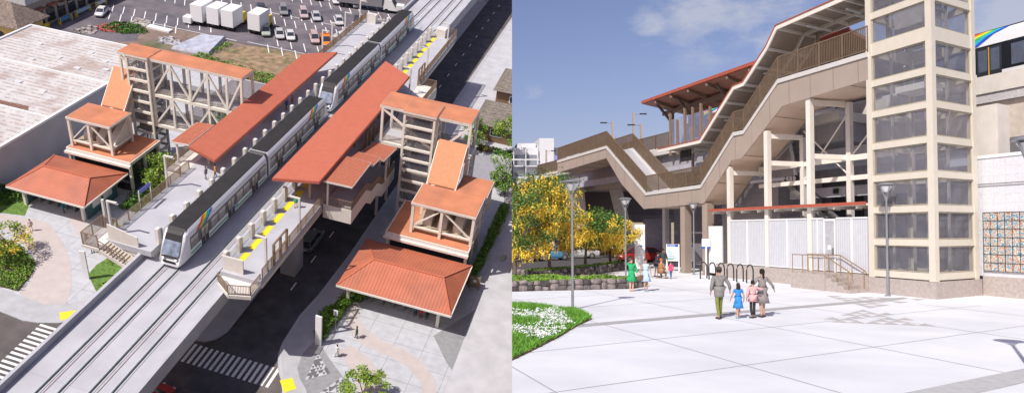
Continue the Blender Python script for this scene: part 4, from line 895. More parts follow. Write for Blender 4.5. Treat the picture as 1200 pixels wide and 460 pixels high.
# ---- people on the left
P_ = person
P_('person in pale top walking alone on the pink path of the left plaza', (-63.5, 61.4, .15), R_(200), skin=0, top=(.6, .45, .4), bottom=((.5, .45, .42), 'short'), fine=False)
P_('person in teal hat and jacket at the mouth of the left pavilion', (-62.6, 66.2, .15), R_(90), top=(.02, .22, .32), bottom=((.05, .05, .06), 'long'), cap=(.02, .25, .38), fine=False)
P_('person in red top beside the yellow flowering tree on the left plaza', (-54.3, 60.6, .15), R_(20), top=(.6, .03, .05), bottom=((.08, .08, .12), 'long'), fine=False)
P_('woman in white walking with a long shadow on the right plaza', (-21.0, 55.5, .15), R_(150), skin=1, dress=(.7, .68, .66), hair=(.12, .05, .03), longhair=True, fine=False)
P_('man in dark shirt and jeans walking near the bike racks on the right plaza', (-20.1, 58.9, .15), R_(110), skin=2, top=(.04, .09, .08), bottom=((.02, .09, .16), 'long'), fine=False)
P_('person in blue green at the mouth of the right pavilion', (-15.3, 64.9, .15), R_(180), top=(.03, .2, .25), bottom=((.03, .05, .10), 'long'), fine=False)
P_('person in red jacket at the mouth of the right pavilion', (-14.6, 64.8, .15), R_(170), top=(.6, .04, .04), bottom=((.1, .02, .02), 'long'), fine=False)
P_('person in black beside the right pavilion column', (-13.9, 64.9, .15), R_(190), top=(.03, .03, .03), bottom=((.02, .02, .02), 'long'), fine=False)
P_('person in grey standing with a bicycle wheel sized bag near the left canopy end', (-42.3, 67.0, 10), R_(90), top=(.2, .2, .22), bottom=((.2, .2, .24), 'long'), fine=False)['label'] = 'person in grey standing in front of the left canopy end'
P_('person in orange top standing on the left platform by the canopy', (-41.6, 67.9, 10), R_(120), top=(.6, .28, .05), bottom=((.03, .07, .13), 'long'), fine=False)
P_('person in blue standing at the edge of the left platform under the canopy', (-41.9, 87.5, 10), R_(80), top=(.04, .08, .3), bottom=((.1, .1, .12), 'long'), fine=False)
P_('person in red standing at the edge of the left platform beside a person in blue', (-41.6, 88.7, 10), R_(100), top=(.45, .05, .05), bottom=((.1, .1, .12), 'long'), fine=False)
P_('person in green top on the right platform beside the yellow tiles', (-30.5, 65.9, 10), R_(0), top=(.03, .38, .16), bottom=((.35, .2, .15), 'short'), fine=False)
# ---- plants left
tree('flowering_tree', 'yellow flowering tree in the planting bed at the left edge', (-61.8, 56.4, .14), 1.5, (0, 0, 2.9), (2.5, 2.5, 1.5), 900, .17, 11, [leaf_a, leaf_y], 900, .15)
tree('flowering_tree', 'small yellow flowering tree beside the left platform stair', (-51.4, 60.8, .14), 1.3, (0, 0, 2.7), (2.1, 2.1, 1.5), 800, .15, 12, [leaf_a, leaf_y], 800, .14)
tree('leafy_tree', 'bright green bushy tree between the left pavilion and the left platform', (-53.6, 76.3, .14), 1.6, (0, 0, 3.1), (3.3, 4.0, 2.0), 3200, .2, 13, [leaf_y, leaf_b], clumps=34, r0=.2)
tree('leafy_tree', 'round bright green tree at the bottom edge of the right plaza', (-16.1, 50.3, .14), 1.6, (0, 0, 2.7), (2.3, 2.2, 1.3), 2400, .15, 14, [leaf_y, leaf_a], clumps=26)
tree('leafy_tree', 'green tree overhanging the brown roofed houses at the right', (-12.0, 106.5, .15), 2.4, (0, 0, 4.6), (3.6, 3.4, 2.4), 2400, .24, 15, [leaf_y, leaf_b], clumps=24)
tree('leafy_tree', 'lower green tree in front of the houses at the right edge', (-11.2, 95.2, .15), 2.0, (0, 0, 3.6), (2.9, 2.6, 2.3), 2400, .2, 16, [leaf_a, leaf_b], clumps=22)
tree('leafy_tree', 'dark green tree behind the right bridge beside the flower bed', (-18.8, 106, .15), 2.0, (0, 0, 3.6), (1.8, 3, 2.0), 1400, .2, 17, [leaf_b, leaf_a], clumps=16)
hedge('bright green hedge bed with ochre flowers at the left edge of the plaza', [(-65.6, 58.6), (-62.8, 58.3), (-60, 57), (-58.8, 56.3), (-57.9, 54.9), (-57.1, 51.6), (-66, 51.2)], .15, .75, 3600, .16, 21, [leaf_a, leaf_b])
hedge('dark green shrubs on the lawn at the upper left edge', [(-78, 68.5), (-69.3, 67.8), (-68.6, 66.9), (-70, 64.4), (-78, 64)], .15, 1.5, 2600, .18, 22, [leaf_b, leaf_d])
hedge('low shrubs between the left pylon and the guideway', [(-49.3, 55.0), (-47.6, 55.6), (-47.3, 60.3), (-49.0, 61.6)], .15, .8, 1300, .15, 23, [leaf_b, leaf_a])
hedge('dark shrubs under the left platform beside the green tree', [(-57, 69.5), (-49.5, 69.5), (-49, 74), (-57, 74)], .15, 1.6, 3000, .19, 24, [leaf_b, leaf_d])
hedge('dense green hedge along the road side of the right plaza', [(-24.3, 57.0), (-25.2, 60.2), (-24.3, 63), (-23.6, 65.8), (-21.2, 65.2), (-22.7, 63.6), (-23.1, 59.2), (-23.3, 57)], .15, 1.1, 4200, .16, 25, [leaf_b, leaf_a])
hedge('clipped green hedge along the outer wall behind the right pavilion', [(-11.3, 72.7), (-10.4, 73), (-10.0, 82), (-9.7, 91), (-11.0, 91), (-11.1, 80)], .15, 1.5, 4200, .18, 26, [leaf_b, leaf_a])
hedge('rust coloured groundcover bed behind the right bridge', [(-18.2, 106.0), (-15.6, 106.2), (-15.6, 108), (-18.2, 108)], .16, .5, 700, .16, 27, [leaf_r, leaf_b], name='shrub_bed', cat='shrubs')
hedge('very dark green groundcover bed beside the rust coloured one', [(-15.4, 106.2), (-11.5, 106.2), (-11.5, 108), (-15.4, 108)], .16, .5, 900, .16, 28, [leaf_d, leaf_b], name='shrub_bed', cat='shrubs')
hedge('weedy green scrub along the edge of the vacant land', [(-76, 113), (-56, 113), (-56, 116.5), (-66, 117.5), (-72.5, 119), (-71.5, 126), (-73, 126), (-75, 119)], .03, .7, 2600, .22, 29, [leaf_b, leaf_a], name='scrub', cat='scrub')
hedge('scrubby green bushes by the tarpaulin and trucks', [(-97, 121), (-92, 120.5), (-88, 123.5), (-92, 126), (-97, 125)], .03, .6, 1500, .22, 30, [leaf_b, leaf_d], name='scrub', cat='scrub')
hedge('green bushes along the far guideway beside the far train', [(-46, 128), (-43, 128), (-43, 200), (-46, 200)], .03, 1.4, 3500, .28, 31, [leaf_b, leaf_a], name='scrub', cat='scrub')
# ---- warehouse
wroof = mat('stained white roof', (.55, .53, .52), .85, var=.05, scale=.5, col2=(.40, .33, .30), c2lo=.5, c2hi=.66, stripe=((1, 0, 0), 1.15, .06, .93))
t = thing('warehouse', 'large low warehouse with a stained white flat roof', 'warehouse', (-72.6, 60, 0)); of = (-72.6, 60, 0)
MB(off=of).box(-97.6, -72.6, 40, 104, 0, 5.9).build('wall', mat('pale grey plaster wall', (.47, .46, .50), .8, var=.04, scale=.4), t)
# mottled rows of rust stains are marks on the roof sheet itself
def stains(m):
    t_ = m.node_tree; n = t_.nodes; l = t_.links; b_ = n['Principled BSDF']; src = b_.inputs['Base Color'].links[0].from_socket
    tcn = n.new('ShaderNodeTexCoord'); mpn = n.new('ShaderNodeMapping'); mpn.inputs[3].default_value = (1.1, .7, 1); l.new(tcn.outputs['Object'], mpn.inputs[0])
    vo = n.new('ShaderNodeTexNoise'); vo.inputs['Scale'].default_value = 1.6; vo.inputs['Detail'].default_value = 6; l.new(mpn.outputs[0], vo.inputs['Vector'])
    sp = n.new('ShaderNodeSeparateXYZ'); l.new(tcn.outputs['Object'], sp.inputs[0])
    def M(op, a, c):
        x = n.new('ShaderNodeMath'); x.operation = op
        for i, q in enumerate((a, c)):
            if isinstance(q, (int, float)): x.inputs[i].default_value = q
            else: l.new(q, x.inputs[i])
        return x.outputs[0]
    fr = M('FRACT', M('DIVIDE', sp.outputs[1], .95), 0); rows = M('LESS_THAN', fr, .36)
    k = M('MULTIPLY', rows, M('GREATER_THAN', vo.outputs[0], .47))
    x = n.new('ShaderNodeMix'); x.data_type = 'RGBA'; l.new(M('MULTIPLY', k, .6), x.inputs[0]); l.new(src, x.inputs[6]); x.inputs[7].default_value = (.33, .235, .20, 1); l.new(x.outputs[2], b_.inputs['Base Color'])
stains(wroof)
for v0, v1 in ((40, 77.3), (77.9, 90.0), (90.5, 103.7)): MB(off=of).box(-97.3, -73.0, v0+.25, v1, 5.9, 5.98).build('roof_sheet', wroof, t)
q = MB(off=of); q.box(-72.95, -72.5, 40, 104.1, 5.9, 6.2); q.box(-97.7, -97.3, 40, 104.1, 5.9, 6.2); q.box(-97.7, -72.5, 103.8, 104.1, 5.9, 6.2)
q.box(-97.3, -72.95, 77.4, 77.7, 5.9, 6.25); q.box(-97.3, -72.95, 90.1, 90.4, 5.9, 6.25); q.build('parapet', white, t)
for i, (u, v) in enumerate(((-85, 95), (-80, 93), (-91, 98), (-78, 97), (-84, 85), (-79, 84), (-90, 86), (-82, 99), (-76, 94.5), (-88, 92.5))):
    MB(off=of).box(u-.5, u+.5, v-.35, v+.35, 5.98, 6.1).build('skylight', mat('milky skylight', (.62, .62, .63), .5), t)
MB(off=of).hull([(-88, 77.9, 5.98), (-76.5, 77.9, 5.98), (-77.5, 79.3, 5.98), (-83, 79.0, 5.98)], [(-88, 77.9, 6.03), (-76.5, 77.9, 6.03), (-77.5, 79.2, 6.03), (-83, 78.9, 6.03)]).build('rust_patch', mat('rust stain', (.20, .11, .08), .9, var=.2), t)
# ---- far buildings
t = thing('brick_house', 'brown shingle hip roofed building with yellow arches behind the warehouse', 'building', (-106, 104, 0)); of = (-106, 104, 0)
shing = mat('brown shingles', (.20, .155, .13), .95, var=.2, scale=2.5)
r = MB(off=of); hip_roof(r, -118, -100.1, 103.5, 111.6, 4.9, -112, -104.2, 107.5, 7.9); r.build('roof', [shing, shing, shing], t, recalc=False)
MB(off=of).box(-117, -101, 104.5, 110.6, 0, 4.7).build('wall', mat('yellow stucco', (.55, .38, .12), .8), t)
for i in range(4):
    a = MB(off=of); n_ = 8; c_ = (-102.5-i*2.5, 104.5); pts = [(c_[0]-1.0, 0), (c_[0]+1.0, 0), (c_[0]+1.0, 2.4)]+[(c_[0]+math.cos(x)*1.0, 2.4+math.sin(x)*1.0) for x in [math.pi*k/n_ for k in range(1, n_)]]+[(c_[0]-1.0, 2.4)]
    a.side(pts, 104.42, 104.52); a.build('arch_shade_panel', dark, t)  # near-black slab on the wall imitates the shaded arch recess
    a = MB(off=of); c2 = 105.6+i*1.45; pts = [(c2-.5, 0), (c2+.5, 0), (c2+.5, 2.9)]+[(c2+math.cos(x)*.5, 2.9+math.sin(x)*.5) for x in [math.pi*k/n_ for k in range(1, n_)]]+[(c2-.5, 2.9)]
    a.hull([(-101.05, p[0], p[1]) for p in pts], [(-100.92, p[0], p[1]) for p in pts]); a.build('arch_shade_panel', dark, t)
t = thing('commercial_building', 'grey flat roofed building with a pale parapet and shop front at the top left', 'building', (-107, 118, 0)); of = (-107, 118, 0)
MB(off=of).box(-125, -106.5, 113, 137, 0, 6).build('wall', mat('beige plaster', (.40, .36, .31), .8, var=.08), t)
MB(off=of).box(-125.2, -106.2, 112.8, 137.2, 5.2, 7.0).build('parapet', mat('grey white panel', (.56, .56, .57), .7, stripe=((0, 1, 0), 1.2, .08, .75)), t)
MB(off=of).box(-124.8, -106.6, 113.3, 136.7, 7.0, 7.05).build('flat_roof', mat('beige roof', (.50, .46, .42), .9), t)
for i in range(7): MB(off=of).box(-106.5, -106.3, 115+i*3, 117+i*3, .6, 3.6).build('shop_window', glass_d, t)
for i in range(6): MB(off=of).box(-106.45, -105.2, 114.6+i*3.6, 117.0+i*3.6, 3.7, 3.9).build('awning', mat('rust awning', (.30, .12, .07), .7), t)
def barr(label, u, v, c, L=2.0):
    t = thing('barrier', label, 'barrier', (u, v, .05)); MB().box(-.15, .15, -L/2, L/2, .5, 1.1).build('panel', c, t); MB().box(-.3, .3, -L/2, -L/2+.12, 0, 1.2).build('leg', yellow_p, t); MB().box(-.3, .3, L/2-.12, L/2, 0, 1.2).build('leg', yellow_p, t)
barr('blue work barrier by the grey shop front, nearest the brown roof', -104.6, 120.5, mat('blue barrier', (.08, .25, .5), .5), 3.4)
barr('long pale blue work barrier behind the white parked car', -104.8, 126, mat('pale blue barrier', (.35, .5, .65), .5), 4.2)
barr('yellow crate like barrier at the corner of the shop front', -105.0, 115.5, yellow_p, 1.4)
barr('yellow and white barrier at the far end of the service road', -104.6, 131.5, white, 3)
for l_, x0, x1, y0, y1, w_, rg_ in (('brown shingle roofed house by the right edge, nearer of the two', -20.0, -8, 109.4, 119.2, 3.1, 1), ('brown shingle roofed house by the right edge, farther of the two', -19.6, -8, 123.0, 134, 3.3, 2)):
    t = thing('house', l_, 'house', (x0, y0, 0)); of = (x0, y0, 0)
    r = MB(off=of); ym = (y0+y1)/2; r.hull([(x0, y0, w_), (x1, y0, w_), (x1, y1, w_), (x0, y1, w_)], [(x0+1.5, ym-.1, w_+2.2), (x1, ym-.1, w_+2.2), (x1, ym+.1, w_+2.2), (x0+1.5, ym+.1, w_+2.2)]); r.build('roof', mat('grey brown shingles', (.19, .165, .14), .95, var=.18, scale=2.2, stripe=((0, 1, 0), .5, .1, .7)), t)
    MB(off=of).box(x0+.6, x1, y0+.7, y1-.7, 0, w_).build('wall', mat('brown timber wall', (.20, .12, .07), .8), t)
    wd2 = MB(off=of).box(x0+3, x0+5, y0+.62, y0+.71, 1.2, 2.6).build('window', white, t); MB(off=of).box(x0+3.15, x0+4.85, y0+.58, y0+.63, 1.35, 2.45).build('pane', glass_d, wd2)
solo(MB().hull([(-4.2, -4.6, 0), (3.6, -4.2, 0), (2.2, 4.6, 0), (-2.8, 3.6, 0)], [(-3.9, -4.3, .5), (3.3, -3.9, .7), (2.0, 4.2, .8), (-2.5, 3.3, .6)]), 'tarpaulin', mat('pale blue tarpaulin', (.42, .44, .52), .5, var=.12, scale=1, bump=.4, bscale=3), 'crumpled pale blue tarpaulin covering a heap on the vacant land', 'tarpaulin', (-76.2, 123.4, .03))
solo(MB().box(-2.6, 2.6, -.7, .7, 0, .35), 'roofing_sheet_pile', white, 'long white stack of sheets lying on the vacant land', 'sheet pile', (-87.6, 126.2, .03), R_(-3))
rg = random.Random(5)
for i, (u, v, c_, l_) in enumerate(((-98.5, 118.5, (.30, .27, .26), 'low pile of pale rubble beside the warehouse back edge'), (-96.2, 121.5, (.35, .08, .07), 'reddish scrap heap beside the green weeds'), (-82.5, 121.5, (.36, .35, .37), 'pale grey debris left of the blue tarpaulin'), (-92.6, 127.2, (.36, .33, .31), 'white debris near the stall lines'))):
    mb = MB().box(-1.8, 1.8, -1.2, 1.2, 0, .12)
    for k in range(14): x, y = rg.gauss(0, 1.1), rg.gauss(0, .8); s_ = rg.uniform(.2, .6); mb.box(x-s_, x+s_, y-s_*.5, y+s_*.5, 0, rg.uniform(.1, .5))
    solo(mb, 'rubble_heap', mat('rubble %d' % i, c_, .9, var=.3, scale=1.5), l_, 'rubble', (u, v, .03))
# ---- trucks with white boxes
def boxtruck(label, u, v, rot=R_(0), cab=(.75, .55, .03)):
    t = thing('box_truck', label, 'truck', (u, v, .05), rot, 'white box trucks in the parking lot')
    MB().box(-1.3, 1.3, -2.1, 2.1, .95, 4.3).build('cargo_box', mat('truck box white', (.80, .80, .82), .45, var=.01), t)
    MB().box(-.5, .5, -2.0, 4.4, .55, .95).build('chassis', black, t)
    c = MB().hull([(-1.1, 2.3, .6), (1.1, 2.3, .6), (1.1, 4.3, .6), (-1.1, 4.3, .6)], [(-1.05, 2.35, 2.6), (1.05, 2.35, 2.6), (1.05, 3.8, 2.6), (-1.05, 3.8, 2.6)]).build('cab', mat('cab paint %.1f' % cab[0], cab, .4), t)
    MB().hull([(-.95, 4.1, 1.5), (.95, 4.1, 1.5), (.95, 4.16, 1.5), (-.95, 4.16, 1.5)], [(-.9, 3.87, 2.45), (.9, 3.87, 2.45), (.9, 3.93, 2.45), (-.9, 3.93, 2.45)]).build('windshield', glass_d, t)
    for s in (-1, 1):
        for y in (-1.3, 3.4): MB().loft([[(x, y+math.cos(a)*.48, .48+math.sin(a)*.48) for a in [2*math.pi*i/14 for i in range(14)]] for x in (s*.85, s*1.2)]).build('wheel', black, t)
boxtruck('leftmost of the white box trucks, standing by a small white machine', -82.4, 133.4)
boxtruck('second white box truck from the left in the tight row', -79.0, 133.7)
boxtruck('third white box truck in the tight row, with a yellow cab', -75.9, 133.9)
boxtruck('white box truck standing apart to the right of the other three', -70.6, 134.9)
solo(MB().box(-.9, .9, -1.6, .2, .4, 1.6).box(-.7, .7, .2, 1.6, .3, 1.1), 'site_machine', white, 'small white machine left of the box trucks', 'machine', (-84.4, 132.5, .05))
t = thing('semi_truck', 'white semi truck with a dark trailer at the top edge beside the far train', 'truck', (-54.2, 160, .05), R_(-80))
MB().hull([(-1.1, 1.5, .7), (1.1, 1.5, .7), (1.1, 4.6, .7), (-1.1, 4.6, .7)], [(-1.0, 1.6, 3.0), (1.0, 1.6, 3.0), (1.0, 3.2, 3.0), (-1.0, 3.2, 3.0)]).build('cab', white, t)
MB().box(-.9, .9, 4.3, 6.0, .7, 1.9).build('hood', white, t); MB().hull([(-.95, 3.35, 2.0), (.95, 3.35, 2.0), (.95, 4.2, 2.0), (-.95, 4.2, 2.0)], [(-.9, 3.2, 2.8), (.9, 3.2, 2.8), (.9, 3.5, 2.8), (-.9, 3.5, 2.8)]).build('windshield', glass_d, t)
MB().box(-1.25, 1.25, -9, 1.2, 1.2, 3.9).build('trailer', mat('trailer grey', (.25, .25, .27), .6), t)
for s in (-1, 1):
    for y in (-8, -6.8, 2.2, 5.2): MB().loft([[(x, y+math.cos(a)*.5, .5+math.sin(a)*.5) for a in [2*math.pi*i/14 for i in range(14)]] for x in (s*.8, s*1.15)]).build('wheel', black, t)
# ---- cars
CG = 'cars parked in the lot'
D_ = R_(210)
cars = [('pale green hatchback at the left end of the nearer parking row', (.38, .42, .36), -68.9, 134.6, 'suv'), ('light grey car next to the pale green hatchback', (.50, .50, .51), -65.9, 134.7, 'sedan'), ('white car beside the light grey car in the nearer row', (.62, .62, .63), -63.7, 135.0, 'sedan'),
        ('pale pink car left of the orange pickup', (.50, .37, .36), -58.9, 136.0, 'suv'), ('orange pickup truck in the nearer parking row', (.75, .23, .03), -56.5, 136.2, 'pickup'),
        ('grey suv alone at the left of the middle parking row', (.25, .25, .26), -71.1, 147.4, 'suv'), ('silver pink hatchback in the middle row', (.48, .38, .38), -66.6, 147.8, 'suv'), ('silver car in the middle row beside the silver pink hatchback', (.48, .48, .50), -63.7, 147.8, 'sedan'), ('white sedan in the middle row near the accessible bay', (.55, .55, .57), -58.6, 148.0, 'sedan'),
        ('white sedan in the farthest parking row at the top edge', (.62, .63, .66), -64.2, 160.0, 'sedan'), ('dark sedan behind the box trucks', (.06, .065, .08), -75.8, 146.2, 'sedan'), ('grey sedan at the top edge, third row, left of the white sedan', (.3, .3, .32), -68.9, 160.4, 'sedan'), ('dark red suv at the top edge, third row', (.25, .05, .05), -73.6, 160.6, 'suv'), ('pale blue hatchback at the top edge near the semi truck', (.4, .46, .52), -59.5, 160.2, 'suv'), ('black suv in the middle row, right of the white sedan', (.05, .05, .05), -54.2, 148.6, 'suv')]
for l_, c_, u, v, k_ in cars: carproto(l_, c_, (u, v, .05), D_, k_, CG)
carproto('white and red van at the edge of the near row beside the lamp post', (.6, .6, .62), (-53.6, 137.8, .05), D_, 'suv', CG)
carproto('white car parked on the service road beside the barriers', (.66, .66, .68), (-101.6, 127.5, .05), R_(200), 'sedan', CG)
carproto('grey green suv driving on the dark road beside the pier', (.20, .24, .24), (-31.55, 72.9, .02), 0, 'suv', name='driving_car')
carproto('red car emerging under the guideway at the bottom edge', (.55, .03, .03), (-34.6, 43.0, .02), R_(-8), 'sedan', name='driving_car')
dashes('accessible_bay', [[(-57.2, 140.0), (-52.6, 140.6), (-51.8, 145.4), (-56.4, 144.8)], [(-56.4, 149.5), (-51.6, 150.2), (-50.6, 155.5), (-55.4, 155.0)]], .047, mat('worn bay paint', (.42, .41, .40), .8, var=.2, scale=1.2))
# ================================================================ RIGHT: plaza view (x right, y ahead, z up; the facade line runs along D1, across it D2)
FRAME = RIGHT
A0 = Vector((22.27, 33.61, 0)); D1 = Vector((-.18974783, .98183286, 0)); D2 = Vector((.85557251, .51768298, 0))
def RS(t, s=None, z=None):
    if s is None: t, s, z = t
    return A0 + D1*t + D2*s + Vector((0, 0, z))
TS = lambda p: RS(p[0], p[1], p[2])
ANG = math.atan2(.18974783, .98183286)
plaza_c = mat('bright plaza concrete', (.80, .81, .84), .75, var=.03, scale=.5, bump=.2, bscale=25, col2=(.74, .75, .775))
def rsheet(name, pts, z, m, label=None, ts=False, kind='structure', th=None):
    mb = MB(TS if ts else None)
    if th: mb.prism(pts, z-th, z)
    else: mb.poly([(p[0], p[1], z) for p in pts])
    return struct(mb, name, m, label, kind)
rsheet('plaza_ground', [(-1500, -300), (3500, -300), (3500, 5000), (-1500, 5000)], -.02, mat('far ground', (.30, .29, .28), .9))
rsheet('plaza', [(-5, -2), (60, -2), (60, 75), (30, 85), (20.5, 69), (16.8, 62.0), (7.5, 47.0), (4, 44), (-5, 44)], 0, plaza_c, 'bright concrete plaza')
rsheet('side_road', [(-40, 44), (4, 44), (7.5, 47.0), (16.8, 62.0), (20.5, 69), (30, 85), (60, 120), (60, 160), (-40, 160)], -.01, mat('dusky asphalt', (.085, .078, .076), .9, var=.08), 'asphalt road behind the planters')
mb = MB(TS)
for t_ in (-6.58, -2.4, 5.7, 9.9, 14.1, 18.3): mb.poly([(t_, -32, .004), (t_, -.5 if t_ < 3 else -1.2, .004), (t_+.035, -.5 if t_ < 3 else -1.2, .004), (t_+.035, -32, .004)])
for s_ in (-24.7, -19.2, -14.0, -8.5, -2.6, 3, 8): mb.poly([(-30, s_, .0044), (22 if s_ < -3 else -.6, s_, .0044), (22 if s_ < -3 else -.6, s_+.035, .0044), (-30, s_+.035, .0044)])
struct(mb, 'paving_joints', mat('joint', (.36, .36, .37), .9), 'thin grey joints of the plaza paving')
stripm = mat('grey band paving', (.43, .42, .42), .85, var=.06, scale=6)
rsheet('paving_band', [(.92, -20.3), (.92, -.9), (1.5, -.5), (1.5, -20.3)], .008, stripm, ts=True)
rsheet('paving_band', [(-10.95, -30), (-10.95, 5), (-10.2, 5), (-10.2, -30)], .008, mat('pale band paving', (.50, .50, .50), .85, var=.05, scale=5), 'pale grey paving band nearest the camera', ts=True)
mb = MB(); rg = random.Random(9)
def tmos(P, Q, S_, n):       # triangle pattern inside a triangle of the paving
    P, Q, S_ = Vector(P), Vector(Q), Vector(S_)
    for i in range(n):
        for j in range(n-i):
            a = P+(Q-P)*(i/n)+(S_-P)*(j/n); b_ = P+(Q-P)*((i+1)/n)+(S_-P)*(j/n); c_ = P+(Q-P)*(i/n)+(S_-P)*((j+1)/n)
            if rg.random() < .72: mb.poly([(v.x, v.y, .006) for v in (a, b_, c_)])
tmos((18.48, 35.64), (21.95, 33.86), (17.2, 29.9), 6); tmos((12.88, 25.57), (16.0, 24.21), (17.2, 29.9), 7)
struct(mb, 'triangle_inlay', mat('brown grey inlay', (.52, .49, .465), .85), 'grey triangle inlay pattern in the plaza')
# grass patch with flowers
gp = [(-2, 31), (3.3, 30.9), (4.67, 30.1), (5.55, 28.5), (5.62, 26.2), (4.67, 24.1), (3.75, 21.8), (2.6, 19.2), (1.95, 17.8), (-2, 16.4)]
rsheet('flower_bed_soil', gp, .03, mat('mulch', (.16, .075, .045), .95, var=.2), 'brown mulch edge of the flowering grass bed', th=.05)
def inpoly(poly, x, y):
    c = False; j = len(poly)-1
    for i in range(len(poly)):
        if (poly[i][1] > y) != (poly[j][1] > y) and x < (poly[j][0]-poly[i][0])*(y-poly[i][1])/(poly[j][1]-poly[i][1])+poly[i][0]: c = not c
        j = i
    return c
cx, cy = 1.9, 24.5
gi = [(cx+(p[0]-cx)*.99, cy+(p[1]-cy)*.99) for p in gp]
mb = MB(); fl = MB(); rg = random.Random(4); k = 0
while k < 26000:
    y = rg.uniform(16.5, 31); x = rg.uniform(max(1.0, y*.1), 5.8)
    if not inpoly(gi, x, y): continue
    k += 1; h = rg.uniform(.10, .24)*(1+.35*math.sin(x*2.3)*math.cos(y*1.3)); a = rg.uniform(0, 6.28); w = rg.uniform(.009, .02); dx, dy = math.cos(a)*w, math.sin(a)*w; lx, ly = rg.gauss(0, .05), rg.gauss(0, .05)
    mb.af([mb.av((x-dx, y-dy, .03)), mb.av((x+dx, y+dy, .03)), mb.av((x+lx+dx*.5, y+ly+dy*.5, .03+h*.6)), mb.av((x+lx*1.8, y+ly*1.8, .03+h))], 0 if rg.random() < .6 else 1)
    if x < 4.6 and 20 < y < 27.5 and math.sin(x*1.9+.5)+math.sin(y*1.1+x) > -.1 and rg.random() < .075:
        for q in range(5):
            px_, py_, pz_ = x+rg.gauss(0, .035), y+rg.gauss(0, .035), .03+h*rg.uniform(.85, 1.15); r_ = rg.uniform(.012, .026)
            n_ = Vector((rg.gauss(0, .5), rg.gauss(0, .5)-.4, 1)).normalized(); u_ = n_.cross(Vector((1, 0, 0))).normalized()*r_; v_ = n_.cross(u_).normalized()*r_; c_ = Vector((px_, py_, pz_))
            fl.af([fl.av(c_-u_), fl.av(c_+v_), fl.av(c_+u_), fl.av(c_-v_)])
gm = [mat('blade green', (.15, .36, .03), .6, var=.15), mat('blade dark', (.08, .22, .02), .6, var=.15)]
o = mb.build('grass', gm, recalc=False); tag(o, 'bright green grass with white flowers in the bed at the plaza edge', 'grass', kind='stuff'); put(o)
o = fl.build('white_flowers', mat('petal white', (.82, .82, .84), .6), recalc=False); tag(o, 'small white flowers scattered through the grass bed', 'flowers', kind='stuff'); put(o)
# ---- planters: dark stone walls
stones = [mat('lava stone dark', (.06, .052, .05), .95, var=.25, scale=4, bump=1, bscale=7), mat('lava stone pale', (.21, .175, .165), .95, var=.2, scale=4, bump=1, bscale=7)]
stone = mat('lava stone wall', (.12, .105, .10), .95, var=.25, scale=2.6, bump=1, bscale=5, col2=(.30, .25, .24), c2lo=.5, c2hi=.56)
def planter(label, poly, h, seed, gn):
    rg = random.Random(seed); c = poly[0]; t = thing('stone_planter', label, 'planter', (c[0], c[1], 0)); mb = MB(off=(c[0], c[1], 0)); n = len(poly)
    for i in range(n):
        a, b_ = Vector(poly[i]), Vector(poly[(i+1) % n]); L = (b_-a).length; d = (b_-a)/L; nn = Vector((d.y, -d.x)); x = 0
        cv = [a, b_, b_-nn*.24, a-nn*.24]; mb.hull([(v.x, v.y, 0) for v in cv], [(v.x, v.y, h-.06) for v in cv], 1)
        while x < L:                       # fitted irregular stones
            w = rg.uniform(.3, .62); z = 0
            while z < h-.08:
                hh = min(rg.uniform(.18, .42), h-z+.02); cc = a+d*(x+w/2+rg.uniform(-.05, .05))-nn*.05; rr = []
                for k2, (fr, zz) in enumerate(((.55, 0), (1, .22), (1.04, .6), (.8, .95), (.3, 1.02))):
                    rr.append([(cc.x+d.x*math.cos(q_)*w*.52*fr*rg.uniform(.85, 1.12)+nn.x*math.sin(q_)*.13*fr, cc.y+d.y*math.cos(q_)*w*.52*fr*rg.uniform(.85, 1.12)+nn.y*math.sin(q_)*.13*fr, z+hh*zz+rg.uniform(-.02, .02)) for q_ in [2*math.pi*i2/8 for i2 in range(8)]])
                base_ = mb.k; mb.k = rg.choice((0, 0, 1, 2, 2)); mb.loft(rr); mb.k = base_; z += hh
            x += w
    mb.build('stone_wall', [stone]+stones, t)
    MB(off=(c[0], c[1], 0)).prism([(p[0]+(sum(q[0] for q in poly)/n-p[0])*.03, p[1]+(sum(q[1] for q in poly)/n-p[1])*.03) for p in poly], .0, h-.12).build('soil', mat('bed soil', (.10, .07, .045), .95), t)
    return t
p1 = [(2.8, 37.6), (10.4, 39.8), (11.6, 41.1), (10.2, 42.9), (4.2, 44.0), (1.5, 44.0)]
p2 = [(6.3, 47.2), (7.5, 47.3), (11.1, 52.0), (15.8, 60.0), (16.2, 61.8), (15.0, 61.6), (10.0, 53.3), (5.6, 48.6)]
planter('low dark lava stone planter nearest the women', p1, .52, 1, 0); planter('long low lava stone planter under the flowering trees', p2, .55, 2, 0)
hedge('low green groundcover in the nearer stone planter', [(3.2, 38.2), (10.2, 40.2), (11.2, 41.2), (10, 42.6), (4, 43.6), (2.4, 43.5)], .38, .24, 6000, .07, 41, [leaf_a, leaf_b], name='groundcover', cat='plants')
hedge('low green groundcover in the long stone planter', [(6.4, 47.6), (7.4, 47.7), (11, 52.5), (15.5, 60.2), (15.7, 61.4), (15.2, 61.2), (10.2, 53.2), (6, 48.5)], .4, .26, 4000, .08, 42, [leaf_a, leaf_b], name='groundcover', cat='plants')
